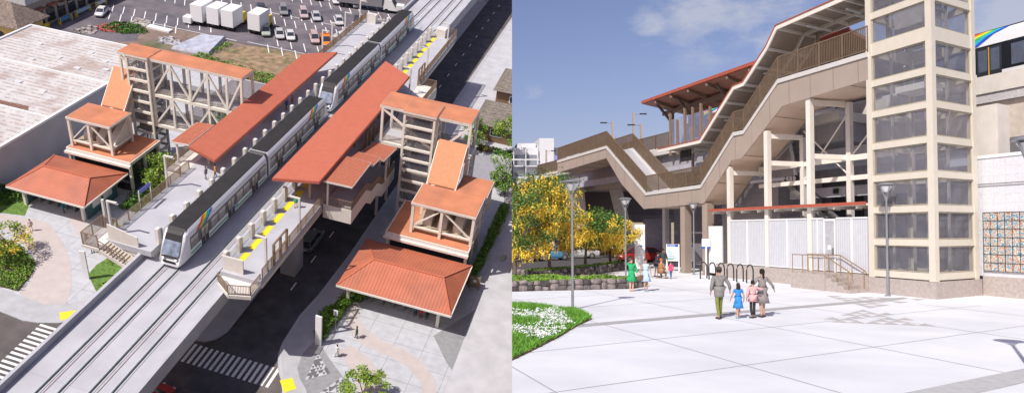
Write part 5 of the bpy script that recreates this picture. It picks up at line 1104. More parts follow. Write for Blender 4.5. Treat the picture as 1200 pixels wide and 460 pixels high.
# ---- flowering trees
lf = [leafmat('shower leaf', (.10, .19, .035)), leafmat('shower leaf dark', (.045, .10, .022))]
tree('shower_tree', 'large yellow flowering shower tree at the left of the plaza, tallest of its row', (7.9, 49.4, .4), 2.3, (-1.5, 0, 3.9), (3.9, 3.4, 2.4), 9000, .10, 51, lf, 2800, .08, True, 'flowering trees in the stone planter', 52, .13)
tree('shower_tree', 'yellow flowering shower tree second in the planter row, behind the lamp post', (11.4, 55.4, .4), 2.2, (0, 0, 2.8), (2.8, 2.4, 1.5), 5000, .10, 52, lf, 1400, .08, True, 'flowering trees in the stone planter', 32, .12)
tree('shower_tree', 'yellow flowering shower tree at the far end of the planter row beside the white pylon', (14.4, 60.4, .4), 2.0, (.0, 0, 2.5), (2.2, 2.1, 1.4), 3800, .10, 53, lf, 1150, .08, True, 'flowering trees in the stone planter', 28, .12)
tree('shower_tree', 'yellow flowering shower tree cut by the left picture edge', (5.2, 45.6, .0), 2.2, (.1, 0, 3.4), (2.4, 2.6, 2.0), 4500, .10, 54, lf, 1500, .08, True, 'flowering trees in the stone planter', 28, .12)

# ================================================================ station structure (right view)
soff = mat('pinkish beige soffit', (.66, .51, .40), .7, var=.03, scale=.8)
TP = [(3.75, 11.7), (10.6, 11.7), (13.96, 9.2), (15.05, 9.2), (18.89, 6.12), (26.9, 5.98), (34.17, 10.42), (46.2, 10.2)]
BT = [(3.75, 10.35), (10.26, 10.1), (14.2, 7.5), (15.3, 7.45), (18.6, 4.85), (27.3, 4.7), (31.3, 6.95), (34.25, 9.35), (46.2, 8.95)]
O_ = RS(26, 0, 0)
def band(up, lo, s0, s1):
    return MB(TS, O_).hull([(p[0], s0, p[1]) for p in up]+[(p[0], s0, p[1]) for p in lo[::-1]], [(p[0], s1, p[1]) for p in up]+[(p[0], s1, p[1]) for p in lo[::-1]])
t = thing('elevated_walkway', 'long stepped walkway and stair with taupe side panels running left from the elevator tower', 'walkway', O_)
W2 = [(a, b_-.24) for a, b_ in TP]
band(TP, W2, -.10, .12).build('white_edge_band', mat('white edge band', (.62, .60, .57), .5, var=.02), t)
tp = mat('taupe panel cladding', (.385, .315, .265), .6, var=.025, scale=.9)
band([(a, b_-.002) for a, b_ in W2], BT, -.02, .06).build('side_panel', tp, t)
q = MB(TS, O_)
for k in range(24):          # open joints between panels
    a = 4.4+k*1.75
    def at(P, x):
        for (x0, z0), (x1, z1) in zip(P, P[1:]):
            if x0 <= x <= x1: return z0+(z1-z0)*(x-x0)/(x1-x0)
    if a < 46 and at(W2, a) and at(BT, a): MB(TS, O_).box(a-.012, a+.012, -.024, -.018, at(BT, a)+.02, at(W2, a)-.02).build('panel_joint', mat('joint shadow gap', (.16, .12, .10), .8), t)

band(TP, W2, 3.1, 3.3).build('white_edge_band', MATS['white edge band'], t); band([(a, b_-.002) for a, b_ in W2], BT, 3.16, 3.24).build('side_panel', tp, t)
q = MB(TS, O_)
for (a, b_), (c_, d_) in zip(BT, BT[1:]): q.hull([(a, .07, b_+.05), (c_, .07, d_+.05), (c_, 3.15, d_+.05), (a, 3.15, b_+.05)], [(a, .07, b_+.12), (c_, .07, d_+.12), (c_, 3.15, d_+.12), (a, 3.15, b_+.12)])
q.build('soffit', soff, t)
q = MB(TS, O_)
for (a, b_), (c_, d_) in zip(TP, TP[1:]): q.hull([(a, .13, b_-.32), (c_, .13, d_-.32), (c_, 3.09, d_-.32), (a, 3.09, b_-.32)], [(a, .13, b_-.2), (c_, .13, d_-.2), (c_, 3.09, d_-.2), (a, 3.09, b_-.2)])
q.build('floor', concrete, t)
for k in range(14): MB(TS, O_).beam((5+k*3, .1, at(BT, 5+k*3)+.0), (5+k*3, 3.1, at(BT, 5+k*3)+.0), .02, .02).build('soffit_joint', MATS['joint shadow gap'], t)
def rail3(label, s_): 
    return fence_run(label, [(a, s_, b_) for a, b_ in TP], 0, 1.28, .12, T=TS, post=1.9, name='walkway_railing', mtl=mat('dark bronze railing', (.19, .135, .09), .5, metal=.1), pk=.042)
rail3('long bronze picket railing on the near side of the walkway and stairs', .0); rail3('long bronze picket railing on the far side of the walkway and stairs', 3.2)
# roof over the walkway
RFp = [(3.75, 14.85), (10.4, 14.72), (11.3, 13.75), (13.6, 12.1), (14.66, 12.05), (18.57, 9.15), (24.4, 9.1)]
t = thing('walkway_roof', 'folded thin roof with cream ribs following the walkway stair, edged in red', 'roof', O_)
q = MB(TS, O_); rib = MB(TS, O_); fa = MB(TS, O_); rd = MB(TS, O_)
for (a, b_), (c_, d_) in zip(RFp, RFp[1:]):
    q.hull([(a, -.3, b_-.08), (c_, -.3, d_-.08), (c_, 3.5, d_-.08), (a, 3.5, b_-.08)], [(a, -.3, b_), (c_, -.3, d_), (c_, 3.5, d_), (a, 3.5, b_)])
    for s_ in (-.34, 3.54): fa.beam((a, s_, b_-.14), (c_, s_, d_-.14), .08, .24)
    rd.beam((a, -.36, b_+.01), (c_, -.36, d_+.01), .14, .05); rd.beam((a, 3.56, b_+.01), (c_, 3.56, d_+.01), .14, .05)
    n_ = max(1, round(math.hypot(c_-a, d_-b_)/1.25))
    for i in range(n_): f_ = i/n_; rib.beam((a+(c_-a)*f_, -.3, b_+(d_-b_)*f_-.16), (a+(c_-a)*f_, 3.5, b_+(d_-b_)*f_-.16), .1, .16)
    rib.beam((a, 2.2, b_-.2), (c_, 2.2, d_-.2), .12, .2)
q.build('roof_deck', mat('brown roof underside', (.36, .29, .23), .6, var=.02), t); rib.build('rib', cream, t); fa.build('fascia', cream, t); rd.build('red_edge', mat('red metal edge', (.42, .10, .06), .5), t)
for a, z_ in ((5.6, 14.5), (8.6, 14.4), (12.5, 12.55), (16.7, 10.3), (20.5, 8.8), (22.5, 8.8)): MB(TS, O_).box(a-.08, a+.08, .6, 2.0, z_-.1, z_-.02).build('strip_light', white, t)
q = MB(TS, O_)
for a in (4.6, 9.9, 14.3, 18.2, 23.9): q.box(a-.1, a+.1, 3.0, 3.2, at(TP, a)-.2, at(RFp, a)-.1)
q.build('roof_post', taupe, t)
scr = thing('hanging_screen', 'black display screen hanging under the lower end of the walkway roof', 'screen', RS(21.2, .3, 8.2))
MB(TS, RS(21.2, .3, 8.2)).box(20.6, 22.0, .25, .35, 7.95, 8.75).build('screen', black, scr); MB(TS, RS(21.2, .3, 8.2)).box(21.2, 21.3, .28, .32, 8.75, 9.0).build('bracket', steel, scr)
# columns
def col(label, tt, ss, z0, z1, w=.34, m_=None, group='columns under the walkway'):
    o = MB(TS, RS(tt, ss, z0)).box(tt-w/2, tt+w/2, ss-w*.55, ss+w*.55, z0, z1).box(tt-w*.75, tt+w*.75, ss-w*.75, ss+w*.75, z0, z0+.06).build('column', m_ or cream); tag(o, label, 'column', group); return put(o, RS(tt, ss, z0))
col('tall cream column between the door and the fence, nearest the elevator tower', 8.2, .25, 0, 10.25)
col('cream column second from the tower on the front line', 11.93, .25, 0, 8.9)
col('cream column third from the tower on the front line', 15.8, .25, 0, 7.1)
col('tall rear cream column closest behind the tower', 7.4, 3.0, 0, 10.1, .32, cream2)
col('rear cream column behind the second front column', 11.25, 3.0, 0, 8.6, .32, cream2)
col('broad taupe column under the landing, right one of the pair', 18.6, .4, 0, 4.85, .62, taupe); col('broad taupe column under the landing, left one of the pair', 21.5, .4, 0, 4.85, .62, taupe)
t = thing('beam_frame', 'cream cross beams and thin brace rods tying the walkway columns together', 'beams', RS(10, 1.5, 5)); of = RS(10, 1.5, 5); q = MB(TS, of)
for a, z_ in ((8.2, 10.0), (8.2, 7.05), (11.93, 8.6), (11.93, 7.0), (15.8, 6.7)): q.beam((a, .3, z_), (a-.6, 3.0, z_), .2, .28)
q.beam((3.9, 3.0, 7.0), (15.5, 3.0, 7.0), .2, .3); q.beam((3.9, 3.0, 5.9), (15.5, 3.0, 5.9), .18, .26); q.build('beam', cream, t)
q = MB(TS, of); q.beam((7.4, 3, 7), (3.9, 3, 10), .06); q.beam((11.2, 3, 6), (7.4, 3, 9.6), .06); q.beam((11.2, 3, 9), (7.4, 3, 6), .06); q.build('brace_rod', cream, t)
# thin red edged roof over the fence line
t = thing('awning', 'thin red edged awning running above the white corrugated fence', 'awning', RS(10, 0, 4.4)); of = RS(10, 0, 4.4)
MB(TS, of).box(3.9, 17.7, -.2, 2.4, 4.24, 4.34).build('deck', cream2, t); MB(TS, of).box(3.88, 17.75, -.27, -.2, 4.26, 4.42).build('red_fascia', MATS['red metal edge'], t)
q = MB(TS, of)
for i in range(9): q.box(4.5+i*1.6, 4.6+i*1.6, -.15, 2.4, 4.1, 4.24)
q.build('joist', cream, t)
for a in (6, 10, 14): MB(TS, of).box(a, a+1.2, .6, .75, 4.16, 4.22).build('strip_light', white, t)
# plinth and steps
plm = mat('plinth stone', (.42, .365, .335), .85, var=.07, scale=7)
t = thing('plinth', 'brown grey stone plinth carrying the fence and the elevator tower', 'plinth', RS(0, 0, 0)); of = RS(0, 0, 0)
MB(TS, of).box(0, 3.95, 0, 4.15, 0, .76).build('tower_base', plm, t); MB(TS, of).box(3.96, 17.2, -.02, 3.2, 0, .86).build('fence_base', plm, t)
MB(TS, of).box(-20, -.01, 4.18, 4.6, 0, .9).build('mural_base', plm, t)
t = thing('entry_steps', 'four stone steps with landing climbing to the white door', 'steps', RS(4.2, -1.5, 0)); of = RS(4.2, -1.5, 0)
MB(TS, of).box(5.7, 8.3, -1.55, -.03, 0, .80).build('landing', plm, t)
for i in range(4): MB(TS, of).box(5.7-.42*(i+1), 5.7-.42*i-.005, -1.5, -.03, 0, .64-.16*i).build('step', plm, t)
def srail(label, s_):
    t = thing('step_handrail', label, 'handrail', RS(5.7, s_, 0)); of = RS(5.7, s_, 0); gm_ = mat('bronze tube', (.36, .24, .13), .4, metal=.4)
    MB(TS, of).tube([(8.2, s_, .8), (8.2, s_, 1.75), (5.75, s_, 1.75), (4.1, s_, 1.05), (3.95, s_, .9)], .028, 6, ).build('top_tube', gm_, t)
    for a, z0, z1 in ((7.4, .8, 1.75), (6.6, .8, 1.75), (5.75, .8, 1.75), (4.95, .45, 1.42), (4.15, 0, 1.08)): MB(TS, of).tube([(a, s_, z0), (a, s_, z1)], .022, 6).build('post', gm_, t)
srail('bronze tube handrail on the outer side of the stone steps', -1.48); srail('bronze tube handrail on the inner side of the stone steps', -.12)
# fence
corr = mat('white corrugated fence', (.62, .63, .67), .5, var=.02, stripe=((0, 1, 0), .15, .045, .86, .8))
for l_, a, b_ in (('white corrugated fence section right of the white door', 4.0, 6.15), ('short white corrugated fence section left of the white door', 7.15, 8.0), ('white corrugated fence section in the middle bay', 8.4, 11.72), ('white corrugated fence section in the left bay', 12.12, 15.6)):
    t = thing('corrugated_fence', l_, 'fence', RS(a, .1, .95)); of = RS(a, .1, .95); MB(TS, of).box(a, b_, .08, .16, .98, 3.6).build('sheet', corr, t)
    q = MB(TS, of); q.box(a, b_, .04, .2, 3.6, 3.68); q.box((a+b_)/2-.04, (a+b_)/2+.04, .04, .075, .98, 3.6); q.box(a, b_, .05, .19, .9, .975); q.build('frame', white, t)
t = thing('gate_door', 'white framed door with grey panel and a small notice at the top of the steps', 'door', RS(6.65, .1, .86)); of = RS(6.65, .1, .86)
q = MB(TS, of); q.box(6.2, 6.3, .02, .18, .86, 3.62); q.box(7.0, 7.1, .02, .18, .86, 3.62); q.box(6.2, 7.1, .02, .18, 3.5, 3.62); q.build('frame', white, t)
MB(TS, of).box(6.3, 7.0, .06, .12, .9, 3.5).build('leaf', mat('grey door leaf', (.45, .45, .47), .5), t); MB(TS, of).box(6.55, 6.8, .04, .06, 2.0, 2.25).build('notice', white, t); MB(TS, of).box(6.34, 6.44, -.01, .06, 1.8, 2.1).build('handle', steel, t)
# ---- elevator tower
t = thing('elevator_tower', 'tall cream framed glazed elevator tower standing on the stone plinth', 'elevator tower', RS(.2, .15, .76)); of = RS(.2, .15, .76)
X0, X1, Y0, Y1, ZT = .2, 3.72, .15, 3.78, 17.2
towc = mat('warm cream tower paint', (.66, .61, .51), .45, var=.015)
for a, b_ in ((X0, Y0), (X1, Y0), (X1, Y1), (X0, Y1)): MB(TS, of).box(a-.17, a+.17, b_-.17, b_+.17, .76, ZT).build('corner_post', towc, t)
lev = [.97, 2.46, 3.99, 5.5, 7.05, 8.6, 10.1, 11.75, 13.4, 14.95, 16.5]
for z_ in lev:
    h_ = .15 if z_ != 11.75 else .30
    for nm, bx in (('left', (X0+.17, X1-.17, Y0-.13, Y0+.12)), ('right', (X0-.13, X0+.12, Y0+.17, Y1-.17)), ('rear', (X0+.17, X1-.17, Y1-.12, Y1+.13)), ('inner', (X1-.12, X1+.13, Y0+.17, Y1-.17))):
        MB(TS, of).box(*bx, z_-h_, z_+h_).build('horizontal_band', towc, t)
tg = mat('tower tinted glass', (.26, .26, .31), .04, var=.02, alpha=.24, spec=1.0)
for z0, z1 in zip(lev, lev[1:]):
    h0 = .15 if z0 != 11.75 else .3; h1 = .15 if z1 != 11.75 else .3
    for bx in ((X0+.17, X1-.17, Y0-.02, Y0), (X0-.02, X0, Y0+.17, Y1-.17), (X0+.17, X1-.17, Y1, Y1+.02), (X1, X1+.02, Y0+.17, Y1-.17)):
        MB(TS, of).box(*bx, z0+h0, z1-h1).build('glass_pane', tg, t)
    q = MB(TS, of)      # thin glazing beads
    a0, a1, zz0, zz1 = X0+.2, X1-.2, z0+h0+.02, z1-h1-.02
    q.box(a0, a1, Y0-.06, Y0-.03, zz0, zz0+.04); q.box(a0, a1, Y0-.06, Y0-.03, zz1-.04, zz1); q.box(a0, a0+.04, Y0-.06, Y0-.03, zz0+.04, zz1-.04); q.box(a1-.04, a1, Y0-.06, Y0-.03, zz0+.04, zz1-.04)
    b0, b1 = Y0+.2, Y1-.2
    q.box(X0-.06, X0-.03, b0, b1, zz0, zz0+.04); q.box(X0-.06, X0-.03, b0, b1, zz1-.04, zz1); q.box(X0-.06, X0-.03, b0, b0+.04, zz0+.04, zz1-.04); q.box(X0-.06, X0-.03, b1-.04, b1, zz0+.04, zz1-.04)
    q.build('glazing_bead', mat('bead olive', (.42, .38, .28), .5), t)
q = MB(TS, of)
for a, b_ in ((1.0, 2.9), (3.0, 2.9), (1.0, 1.0), (3.0, 1.0)): q.box(a-.06, a+.06, b_-.06, b_+.06, .8, ZT)
for z_ in lev: q.box(1.0, 3.0, 2.85, 2.95, z_-.06, z_+.06); q.box(.95, 1.05, 1.0, 2.9, z_-.06, z_+.06)
q.build('guide_frame', mat('lift steelwork', (.45, .44, .43), .5, metal=.2), t)
MB(TS, of).box(1.15, 2.85, 1.1, 2.8, 11.9, 14.3).build('lift_car', mat('lift car panel', (.42, .41, .42), .5), t)
MB(TS, of).box(1.15, 2.85, 1.1, 2.8, 9.6, 9.9).build('counterweight', white, t)
MB(TS, of).box(X0-.3, X1+.3, Y0-.3, Y1+.3, ZT, ZT+.3).build('roof_cap', towc, t)
# ---- platform, guideway behind
t = thing('station_platform', 'elevated platform with pale edge and grey soffit behind the walkway', 'platform', RS(30, 4, 8)); of = RS(30, 4, 8)
MB(TS, of).box(9, 64, 4.0, 8.2, 9.45, 9.98).build('slab', mat('white edge band', (.62, .60, .57)), t); MB(TS, of).box(9.2, 63, 4.6, 8.0, 8.3, 9.45).build('girder', mat('grey soffit concrete', (.34, .33, .35), .8), t)
MB(TS, of).box(18, 60, 4.2, 4.5, 7.7, 8.3).build('edge_beam', mat('lilac grey beam', (.46, .45, .50), .6), t)
for a in (24.2, 30.5): MB(TS, of).box(a-.25, a+.25, 4.5, 5.0, 0, 8.3).build('column', cream2, t)
fence_run('bronze picket railing on the far left part of the elevated platform', [(28.8, 4.05, 9.98), (62, 4.05, 9.98)], 0, 1.25, .14, T=TS, post=2.4, name='platform_railing', mtl=MATS['dark bronze railing'], pk=.05)
t = thing('windscreen', 'row of tall taupe fins with glass panels at the platform edge', 'windscreen', RS(26, 4, 9.98)); of = RS(26, 4, 9.98)
for i, (a, z_) in enumerate(((28.5, 12.7), (27.4, 12.0), (26.2, 12.75), (25.0, 12.65), (23.8, 12.75), (22.5, 12.3))): MB(TS, of).hull([(a-.12, 3.92, 9.2), (a+.12, 3.92, 9.2), (a+.12, 4.2, 9.2), (a-.12, 4.2, 9.2)], [(a-.10, 3.92, z_), (a+.14, 3.92, z_+.1), (a+.14, 4.1, z_+.1), (a-.10, 4.1, z_)]).build('fin', mat('brown fin', (.25, .175, .12), .6), t)
for a, b_ in ((26.3, 27.3), (25.1, 26.1), (23.9, 24.9), (22.6, 23.7), (27.5, 28.4)): MB(TS, of).box(a, b_, 4.02, 4.04, 10.0, 12.2).build('glass_panel', mat('bluish glass', (.30, .33, .45), .06, var=0, alpha=.35, spec=.8), t)
MB(TS, of).box(23.9, 26.1, 4.3, 4.4, 11.3, 12.2).build('blue_sign', mat('blue violet sign', (.10, .10, .35), .5), t)
t = thing('platform_canopy', 'red platform canopy on dark posts behind the walkway stair', 'canopy', RS(20, 6, 13)); of = RS(20, 6, 13)
MB(TS, of).hull([(8, 4.0, 14.3), (33.4, 4.0, 14.3), (32.2, 9, 13.5), (8, 9, 13.5)], [(8, 4.0, 14.5), (33.4, 4.0, 14.5), (32.2, 9, 13.7), (8, 9, 13.7)]).build('roof', mat('brown red canopy underside', (.33, .15, .11), .6), t)
MB(TS, of).hull([(8, 3.85, 14.34), (33.5, 3.85, 14.34), (33.5, 3.99, 14.34), (8, 3.99, 14.34)], [(8, 3.85, 14.58), (33.5, 3.85, 14.58), (33.5, 3.99, 14.58), (8, 3.99, 14.58)]).build('red_fascia', MATS['red metal edge'], t)
q = MB(TS, of)
for i in range(9): q.beam((9.5+i*2.7, 4.0, 14.15), (9.5+i*2.7, 9, 13.38), .14, .24)
q.beam((8, 6.4, 13.55), (33, 6.4, 13.55), .3, .35); q.build('rafter', mat('brown rafter', (.24, .17, .13), .6), t)
for a in (13.5, 22.3, 28.2, 31.6): 
    MB(TS, of).box(a-.2, a+.2, 6.2, 6.6, 9.98, 13.5).build('post', mat('dark bronze post', (.15, .11, .09), .5), t)
    MB(TS, of).beam((a, 6.4, 12.6), (a, 4.6, 14.05), .14, .2).build('arm', MATS['dark bronze post'], t)
t = thing('guideway_beam', 'pale concrete guideway beam with a beige soffit passing behind the elevator tower', 'guideway', RS(0, 8, 8)); of = RS(0, 8, 8)
MB(TS, of).box(-40, 110, 8.3, 18, 9.62, 10.1).build('deck', mat('speckled concrete', (.52, .51, .52), .9, var=.1, scale=14, bump=.5, bscale=12), t)
MB(TS, of).box(-40, 110, 8.2, 8.5, 10.1, 11.0).build('parapet', cream2, t)
MB(TS, of).hull([(-40, 8.9, 7.75), (110, 8.9, 7.75), (110, 17.2, 7.75), (-40, 17.2, 7.75)], [(-40, 8.5, 9.61), (110, 8.5, 9.61), (110, 17.6, 9.61), (-40, 17.6, 9.61)]).build('box_girder', mat('beige soffit concrete', (.74, .66, .57), .8), t)
MB(TS, of).box(-.3, 1.1, 5.4, 6.6, .9, 9.0).build('pier', cream2, t); MB(TS, of).box(30, 32, 10.5, 14.5, 0, 7.9).build('pier', concrete, t); MB(TS, of).box(-12, -9, 10.5, 14.5, 0, 7.9).build('pier', concrete, t)
train('white metro train with black window band and rainbow flash above the mural wall', RS(34.2, 10.8, 10.12), math.pi+ANG, 2, 18.3, win=mat('dark train glass', (.10, .12, .17), .08, spec=1))
# walls behind the fence
blk = mat('lilac block wall', (.42, .39, .42), .85, var=.05, grid=(.8, .4, .03, .8, 1, 2))
t = thing('equipment_room', 'lilac grey block equipment room in the dim space behind the fence', 'room', RS(18, 5, 0)); of = RS(18, 5, 0)
MB(TS, of).box(15.2, 21.8, 4.6, 9.6, 0, 6.3).build('block_wall', blk, t)
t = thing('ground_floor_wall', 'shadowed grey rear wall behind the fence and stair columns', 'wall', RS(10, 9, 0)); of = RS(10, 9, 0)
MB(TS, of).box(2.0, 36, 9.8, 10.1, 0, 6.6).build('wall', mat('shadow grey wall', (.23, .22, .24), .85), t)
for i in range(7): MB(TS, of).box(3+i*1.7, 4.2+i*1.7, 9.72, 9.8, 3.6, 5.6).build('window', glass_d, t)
t = thing('rear_beams', 'grey transfer beams crossing the space under the platform', 'beams', RS(10, 6, 6)); of = RS(10, 6, 6)
q = MB(TS, of); q.box(4, 16, 5.5, 6.0, 7.3, 8.0); q.box(4, 16, 7.5, 8.1, 6.2, 7.0); q.box(4, 14, 4.6, 4.9, 5.0, 5.6); q.build('beam', MATS['lilac grey beam'], t)
for a in (6.4, 9.6): MB(TS, of).box(a, a+.4, 4.5, 4.62, 5.2, 5.5).build('floodlight', black, t)
t = thing('service_stair', 'dark steel stair with black railings climbing behind the fence', 'stairs', RS(12, 4, 2)); of = RS(12, 4, 2); q = MB(TS, of)
q.beam((14.2, 4.2, 6.2), (10.2, 4.2, 3.6), .1, .3); q.beam((14.2, 5.4, 6.2), (10.2, 5.4, 3.6), .1, .3)
for i in range(14): q.box(10.2+i*.29, 10.45+i*.29, 4.2, 5.4, 3.65+i*.187, 3.7+i*.187)
q.build('flight', steel, t); q = MB(TS, of); q.beam((14.2, 4.2, 7.2), (10.2, 4.2, 4.6), .06)
for i in range(12): q.box(10.3+i*.34-.015, 10.3+i*.34+.015, 4.18, 4.22, 3.7+i*.22, 4.65+i*.22)
q.build('black_rail', black, t)
t = thing('angled_duct', 'white rimmed wedge shaped panel hanging under the walkway', 'panel', RS(14, 4.2, 7)); of = RS(14, 4.2, 7)
MB(TS, of).hull([(16.6, 4.1, 6.5), (13.4, 4.1, 8.45), (12.9, 4.1, 6.5)], [(16.6, 4.3, 6.5), (13.4, 4.3, 8.45), (12.9, 4.3, 6.5)]).build('panel', blk, t)
q = MB(TS, of); q.beam((16.6, 4.05, 6.6), (13.4, 4.05, 8.55), .14); q.beam((13.4, 4.05, 8.5), (12.9, 4.05, 6.5), .14); q.build('white_rim', white, t)
t = thing('fence_post_row', 'two slim white posts and a rail behind the fence under the awning', 'posts', RS(13, 2, .9)); of = RS(13, 2, .9); q = MB(TS, of)
for a in (10.8, 12.8): q.box(a-.05, a+.05, 2.2, 2.3, .9, 4.2)
q.box(9, 13, 2.2, 2.3, 3.7, 3.8); q.build('post', white, t)
o = MB(TS, RS(17.4, 0, 0)).box(16.6, 18.2, .1, .2, .2, 3.3).build('white_panel', white); tag(o, 'plain white panel at the left end of the fence by the bicycle racks', 'panel'); put(o, RS(17.4, 0, 0))
# ---- block wall with mural
wb = mat('white split face block', (.66, .66, .70), .9, var=.04, scale=9, grid=(.6, .42, .02, .86, (-.19, .98, 0), 2), bump=.45, bscale=14)
t = thing('block_wall', 'white split face block wall to the right of the elevator tower', 'wall', RS(-6, 4.3, .9)); of = RS(-6, 4.3, .9)
MB(TS, of).box(-20, .35, 4.3, 4.7, .9, 6.35).build('wall', wb, t); MB(TS, of).box(-20, .4, 4.25, 4.75, 6.35, 6.5).build('coping', white, t)
MB(TS, of).tube([(.2, 4.2, 5.15), (-20, 4.2, 5.15)], .025, 6).build('conduit', steel, t)
def mural_mat():
    m = mat('mural tiles', (.70, .68, .62), .6, var=.05); t_ = m.node_tree; n = t_.nodes; l = t_.links; b_ = n['Principled BSDF']
    tc_ = n.new('ShaderNodeTexCoord'); nz = n.new('ShaderNodeTexNoise'); nz.inputs['Scale'].default_value = 1.1; nz.inputs['Detail'].default_value = 1; l.new(tc_.outputs['Object'], nz.inputs['Vector'])
    wv = n.new('ShaderNodeTexWave'); wv.inputs['Scale'].default_value = 1.9; wv.inputs['Distortion'].default_value = 18; wv.inputs['Detail'].default_value = 2.5; wv.inputs['Detail Scale'].default_value = 1.6; l.new(tc_.outputs['Object'], wv.inputs['Vector'])
    cr = n.new('ShaderNodeValToRGB'); cr.color_ramp.interpolation = 'CONSTANT'; e = cr.color_ramp.elements; e[0].position = 0; e[0].color = (.13, .31, .46, 1); e[1].position = .18; e[1].color = (.75, .73, .66, 1)
    for p_, c_ in ((.5, (.70, .50, .16, 1)), (.60, (.74, .72, .66, 1)), (.84, (.52, .23, .14, 1))): x = e.new(p_); x.color = c_
    l.new(wv.outputs[0], cr.inputs[0]); vo = n.new('ShaderNodeTexVoronoi'); vo.feature = 'DISTANCE_TO_EDGE'; vo.inputs['Scale'].default_value = 14; l.new(tc_.outputs['Object'], vo.inputs['Vector'])
    lt = n.new('ShaderNodeMath'); lt.operation = 'LESS_THAN'; lt.inputs[1].default_value = .022; l.new(vo.outputs['Distance'], lt.inputs[0])
    x = n.new('ShaderNodeMix'); x.data_type = 'RGBA'; l.new(lt.outputs[0], x.inputs[0]); l.new(cr.outputs[0], x.inputs[6]); x.inputs[7].default_value = (.10, .09, .08, 1); l.new(x.outputs[2], b_.inputs['Base Color']); return m
t = thing('mural', 'swirling blue orange and cream tile mural in a dark grid on the block wall', 'mural', RS(-5, 4.2, 1)); of = RS(-5, 4.2, 1)
MB(TS, of).box(-16, -.05, 4.24, 4.3, 1.15, 3.85).build('tile_panel', mural_mat(), t)
q = MB(TS, of)
for i in range(46): q.box(-.05-i*.36-.007, -.05-i*.36+.007, 4.21, 4.24, 1.15, 3.85)
for i in range(8): q.box(-16, -.05, 4.208, 4.235, 1.15+i*.385-.007, 1.15+i*.385+.007)
q.build('grid_lines', black, t)
# ---- lamps on the plaza
def plamp(label, x, y, h=4.95, group='plaza lamp posts'):
    t = thing('street_lamp', label, 'lamp', (x, y, 0), 0, group); gp_ = mat('grey lamp paint', (.27, .28, .29), .4, metal=.4)
    MB().tube([(0, 0, 0), (0, 0, h-.75)], [.055, .042], 10).build('pole', gp_, t); MB().lathe([(.13, 0), (.13, .05), (.08, .06)]).build('base_plate', gp_, t)
    MB().lathe([(.06, h-.80), (.07, h-.62)]).build('collar', gp_, t)
    for a in (0, math.pi/2, math.pi, -math.pi/2): MB().beam((math.cos(a)*.05, math.sin(a)*.05, h-.7), (math.cos(a)*.30, math.sin(a)*.30, h-.10), .03).build('arm', gp_, t)
    MB().lathe([(.10, h-.42), (.27, h-.15)], n=18).build('reflector', mat('lamp glass', (.62, .63, .64), .25), t)
    MB().lathe([(.30, h-.11), (.37, h-.09), (.37, h-.05), (.2, h), (.02, h+.015)], n=24).build('lamp_head', gp_, t)
    return t
plamp('grey street lamp with a round head beside the flowering grass bed', 5.58, 29.45); plamp('grey street lamp behind the woman in the green dress', 11.75, 45.4)
plamp('grey street lamp standing right before the elevator tower plinth', 21.2, 35.4, 5.2); plamp('grey street lamp at the right picture edge, its head cut off', 12.45, 15.75); plamp('slim grey street lamp beside the bus stop sign', 18.25, 52.5)
def l_lamp(label, t0, s0, z0, h, dr, two=False):
    t = thing('platform_lamp', label, 'lamp', RS(t0, s0, z0), 0, 'slim lamps on the elevated platform')
    MB().box(-.09, .09, -.09, .09, 0, h).build('post', taupe, t); MB().beam((0, 0, h-.2), (dr*.8, 0, h-.1), .05).build('arm', steel, t); MB().box(*sorted((dr*.6, dr*1.25)), -.12, .12, h-.16, h-.06).build('lamp_head', black, t)
    return t
l_lamp('slim platform lamp above the top of the left stair, arm to the left', 42.3, 5.5, 9.98, 4.1, -1); l_lamp('tallest slim platform lamp, arm to the right', 37.6, 5.5, 9.98, 4.3, 1); l_lamp('slim platform lamp next to the tallest one, arm to the left', 35.3, 5.0, 9.98, 2.9, -1); l_lamp('slim platform lamp above the far left walkway end', 53.5, 4.6, 9.98, 3.0, 1); l_lamp('short slim lamp near the left picture edge of the platform', 60, 4.6, 9.98, 3.0, 1)
for i, (a, l_) in enumerate(((39.9, 'blue and white platform name sign above the left stair'), (57, 'small blue and white sign at the far left platform end'))):
    t = thing('platform_sign', l_, 'sign', RS(a, 4.5, 9.98)); MB().box(-.06, .06, -.05, .05, 0, 2.2).build('post', taupe, t); MB().box(1.2, 1.3, -.05, .05, 0, 2.4).build('post', cream2, t); MB().box(.06, 1.2, -.03, .03, 1.5, 2.0).build('panel', mat('blue white panel', (.25, .28, .65), .4), t)
# ---- bicycle racks
for i in range(6):
    f = i/5; x, y = 17.42+(18.65-17.42)*f, 48.4+(44.4-48.4)*f
    r = MB(); r.tube([(-.36, 0, 0), (-.36, 0, .72), (-.26, 0, .93), (-.1, 0, 1.02), (.1, 0, 1.02), (.26, 0, .93), (.36, 0, .72), (.36, 0, 0)], .042, 8)
    solo(r, 'bike_rack', mat('black rack', (.03, .03, .033), .4), ('black hoop bicycle rack farthest from the man in grey, by the bus stop sign', 'second black bicycle hoop from the bus stop sign', 'third black bicycle hoop from the bus stop sign', 'fourth black bicycle hoop from the bus stop sign', 'fifth black bicycle hoop, one before the plinth end of the row', 'black bicycle hoop closest to the stone plinth')[i], 'bike rack', (x, y, 0), R_(38), 'black hoop bicycle racks', smooth=True)
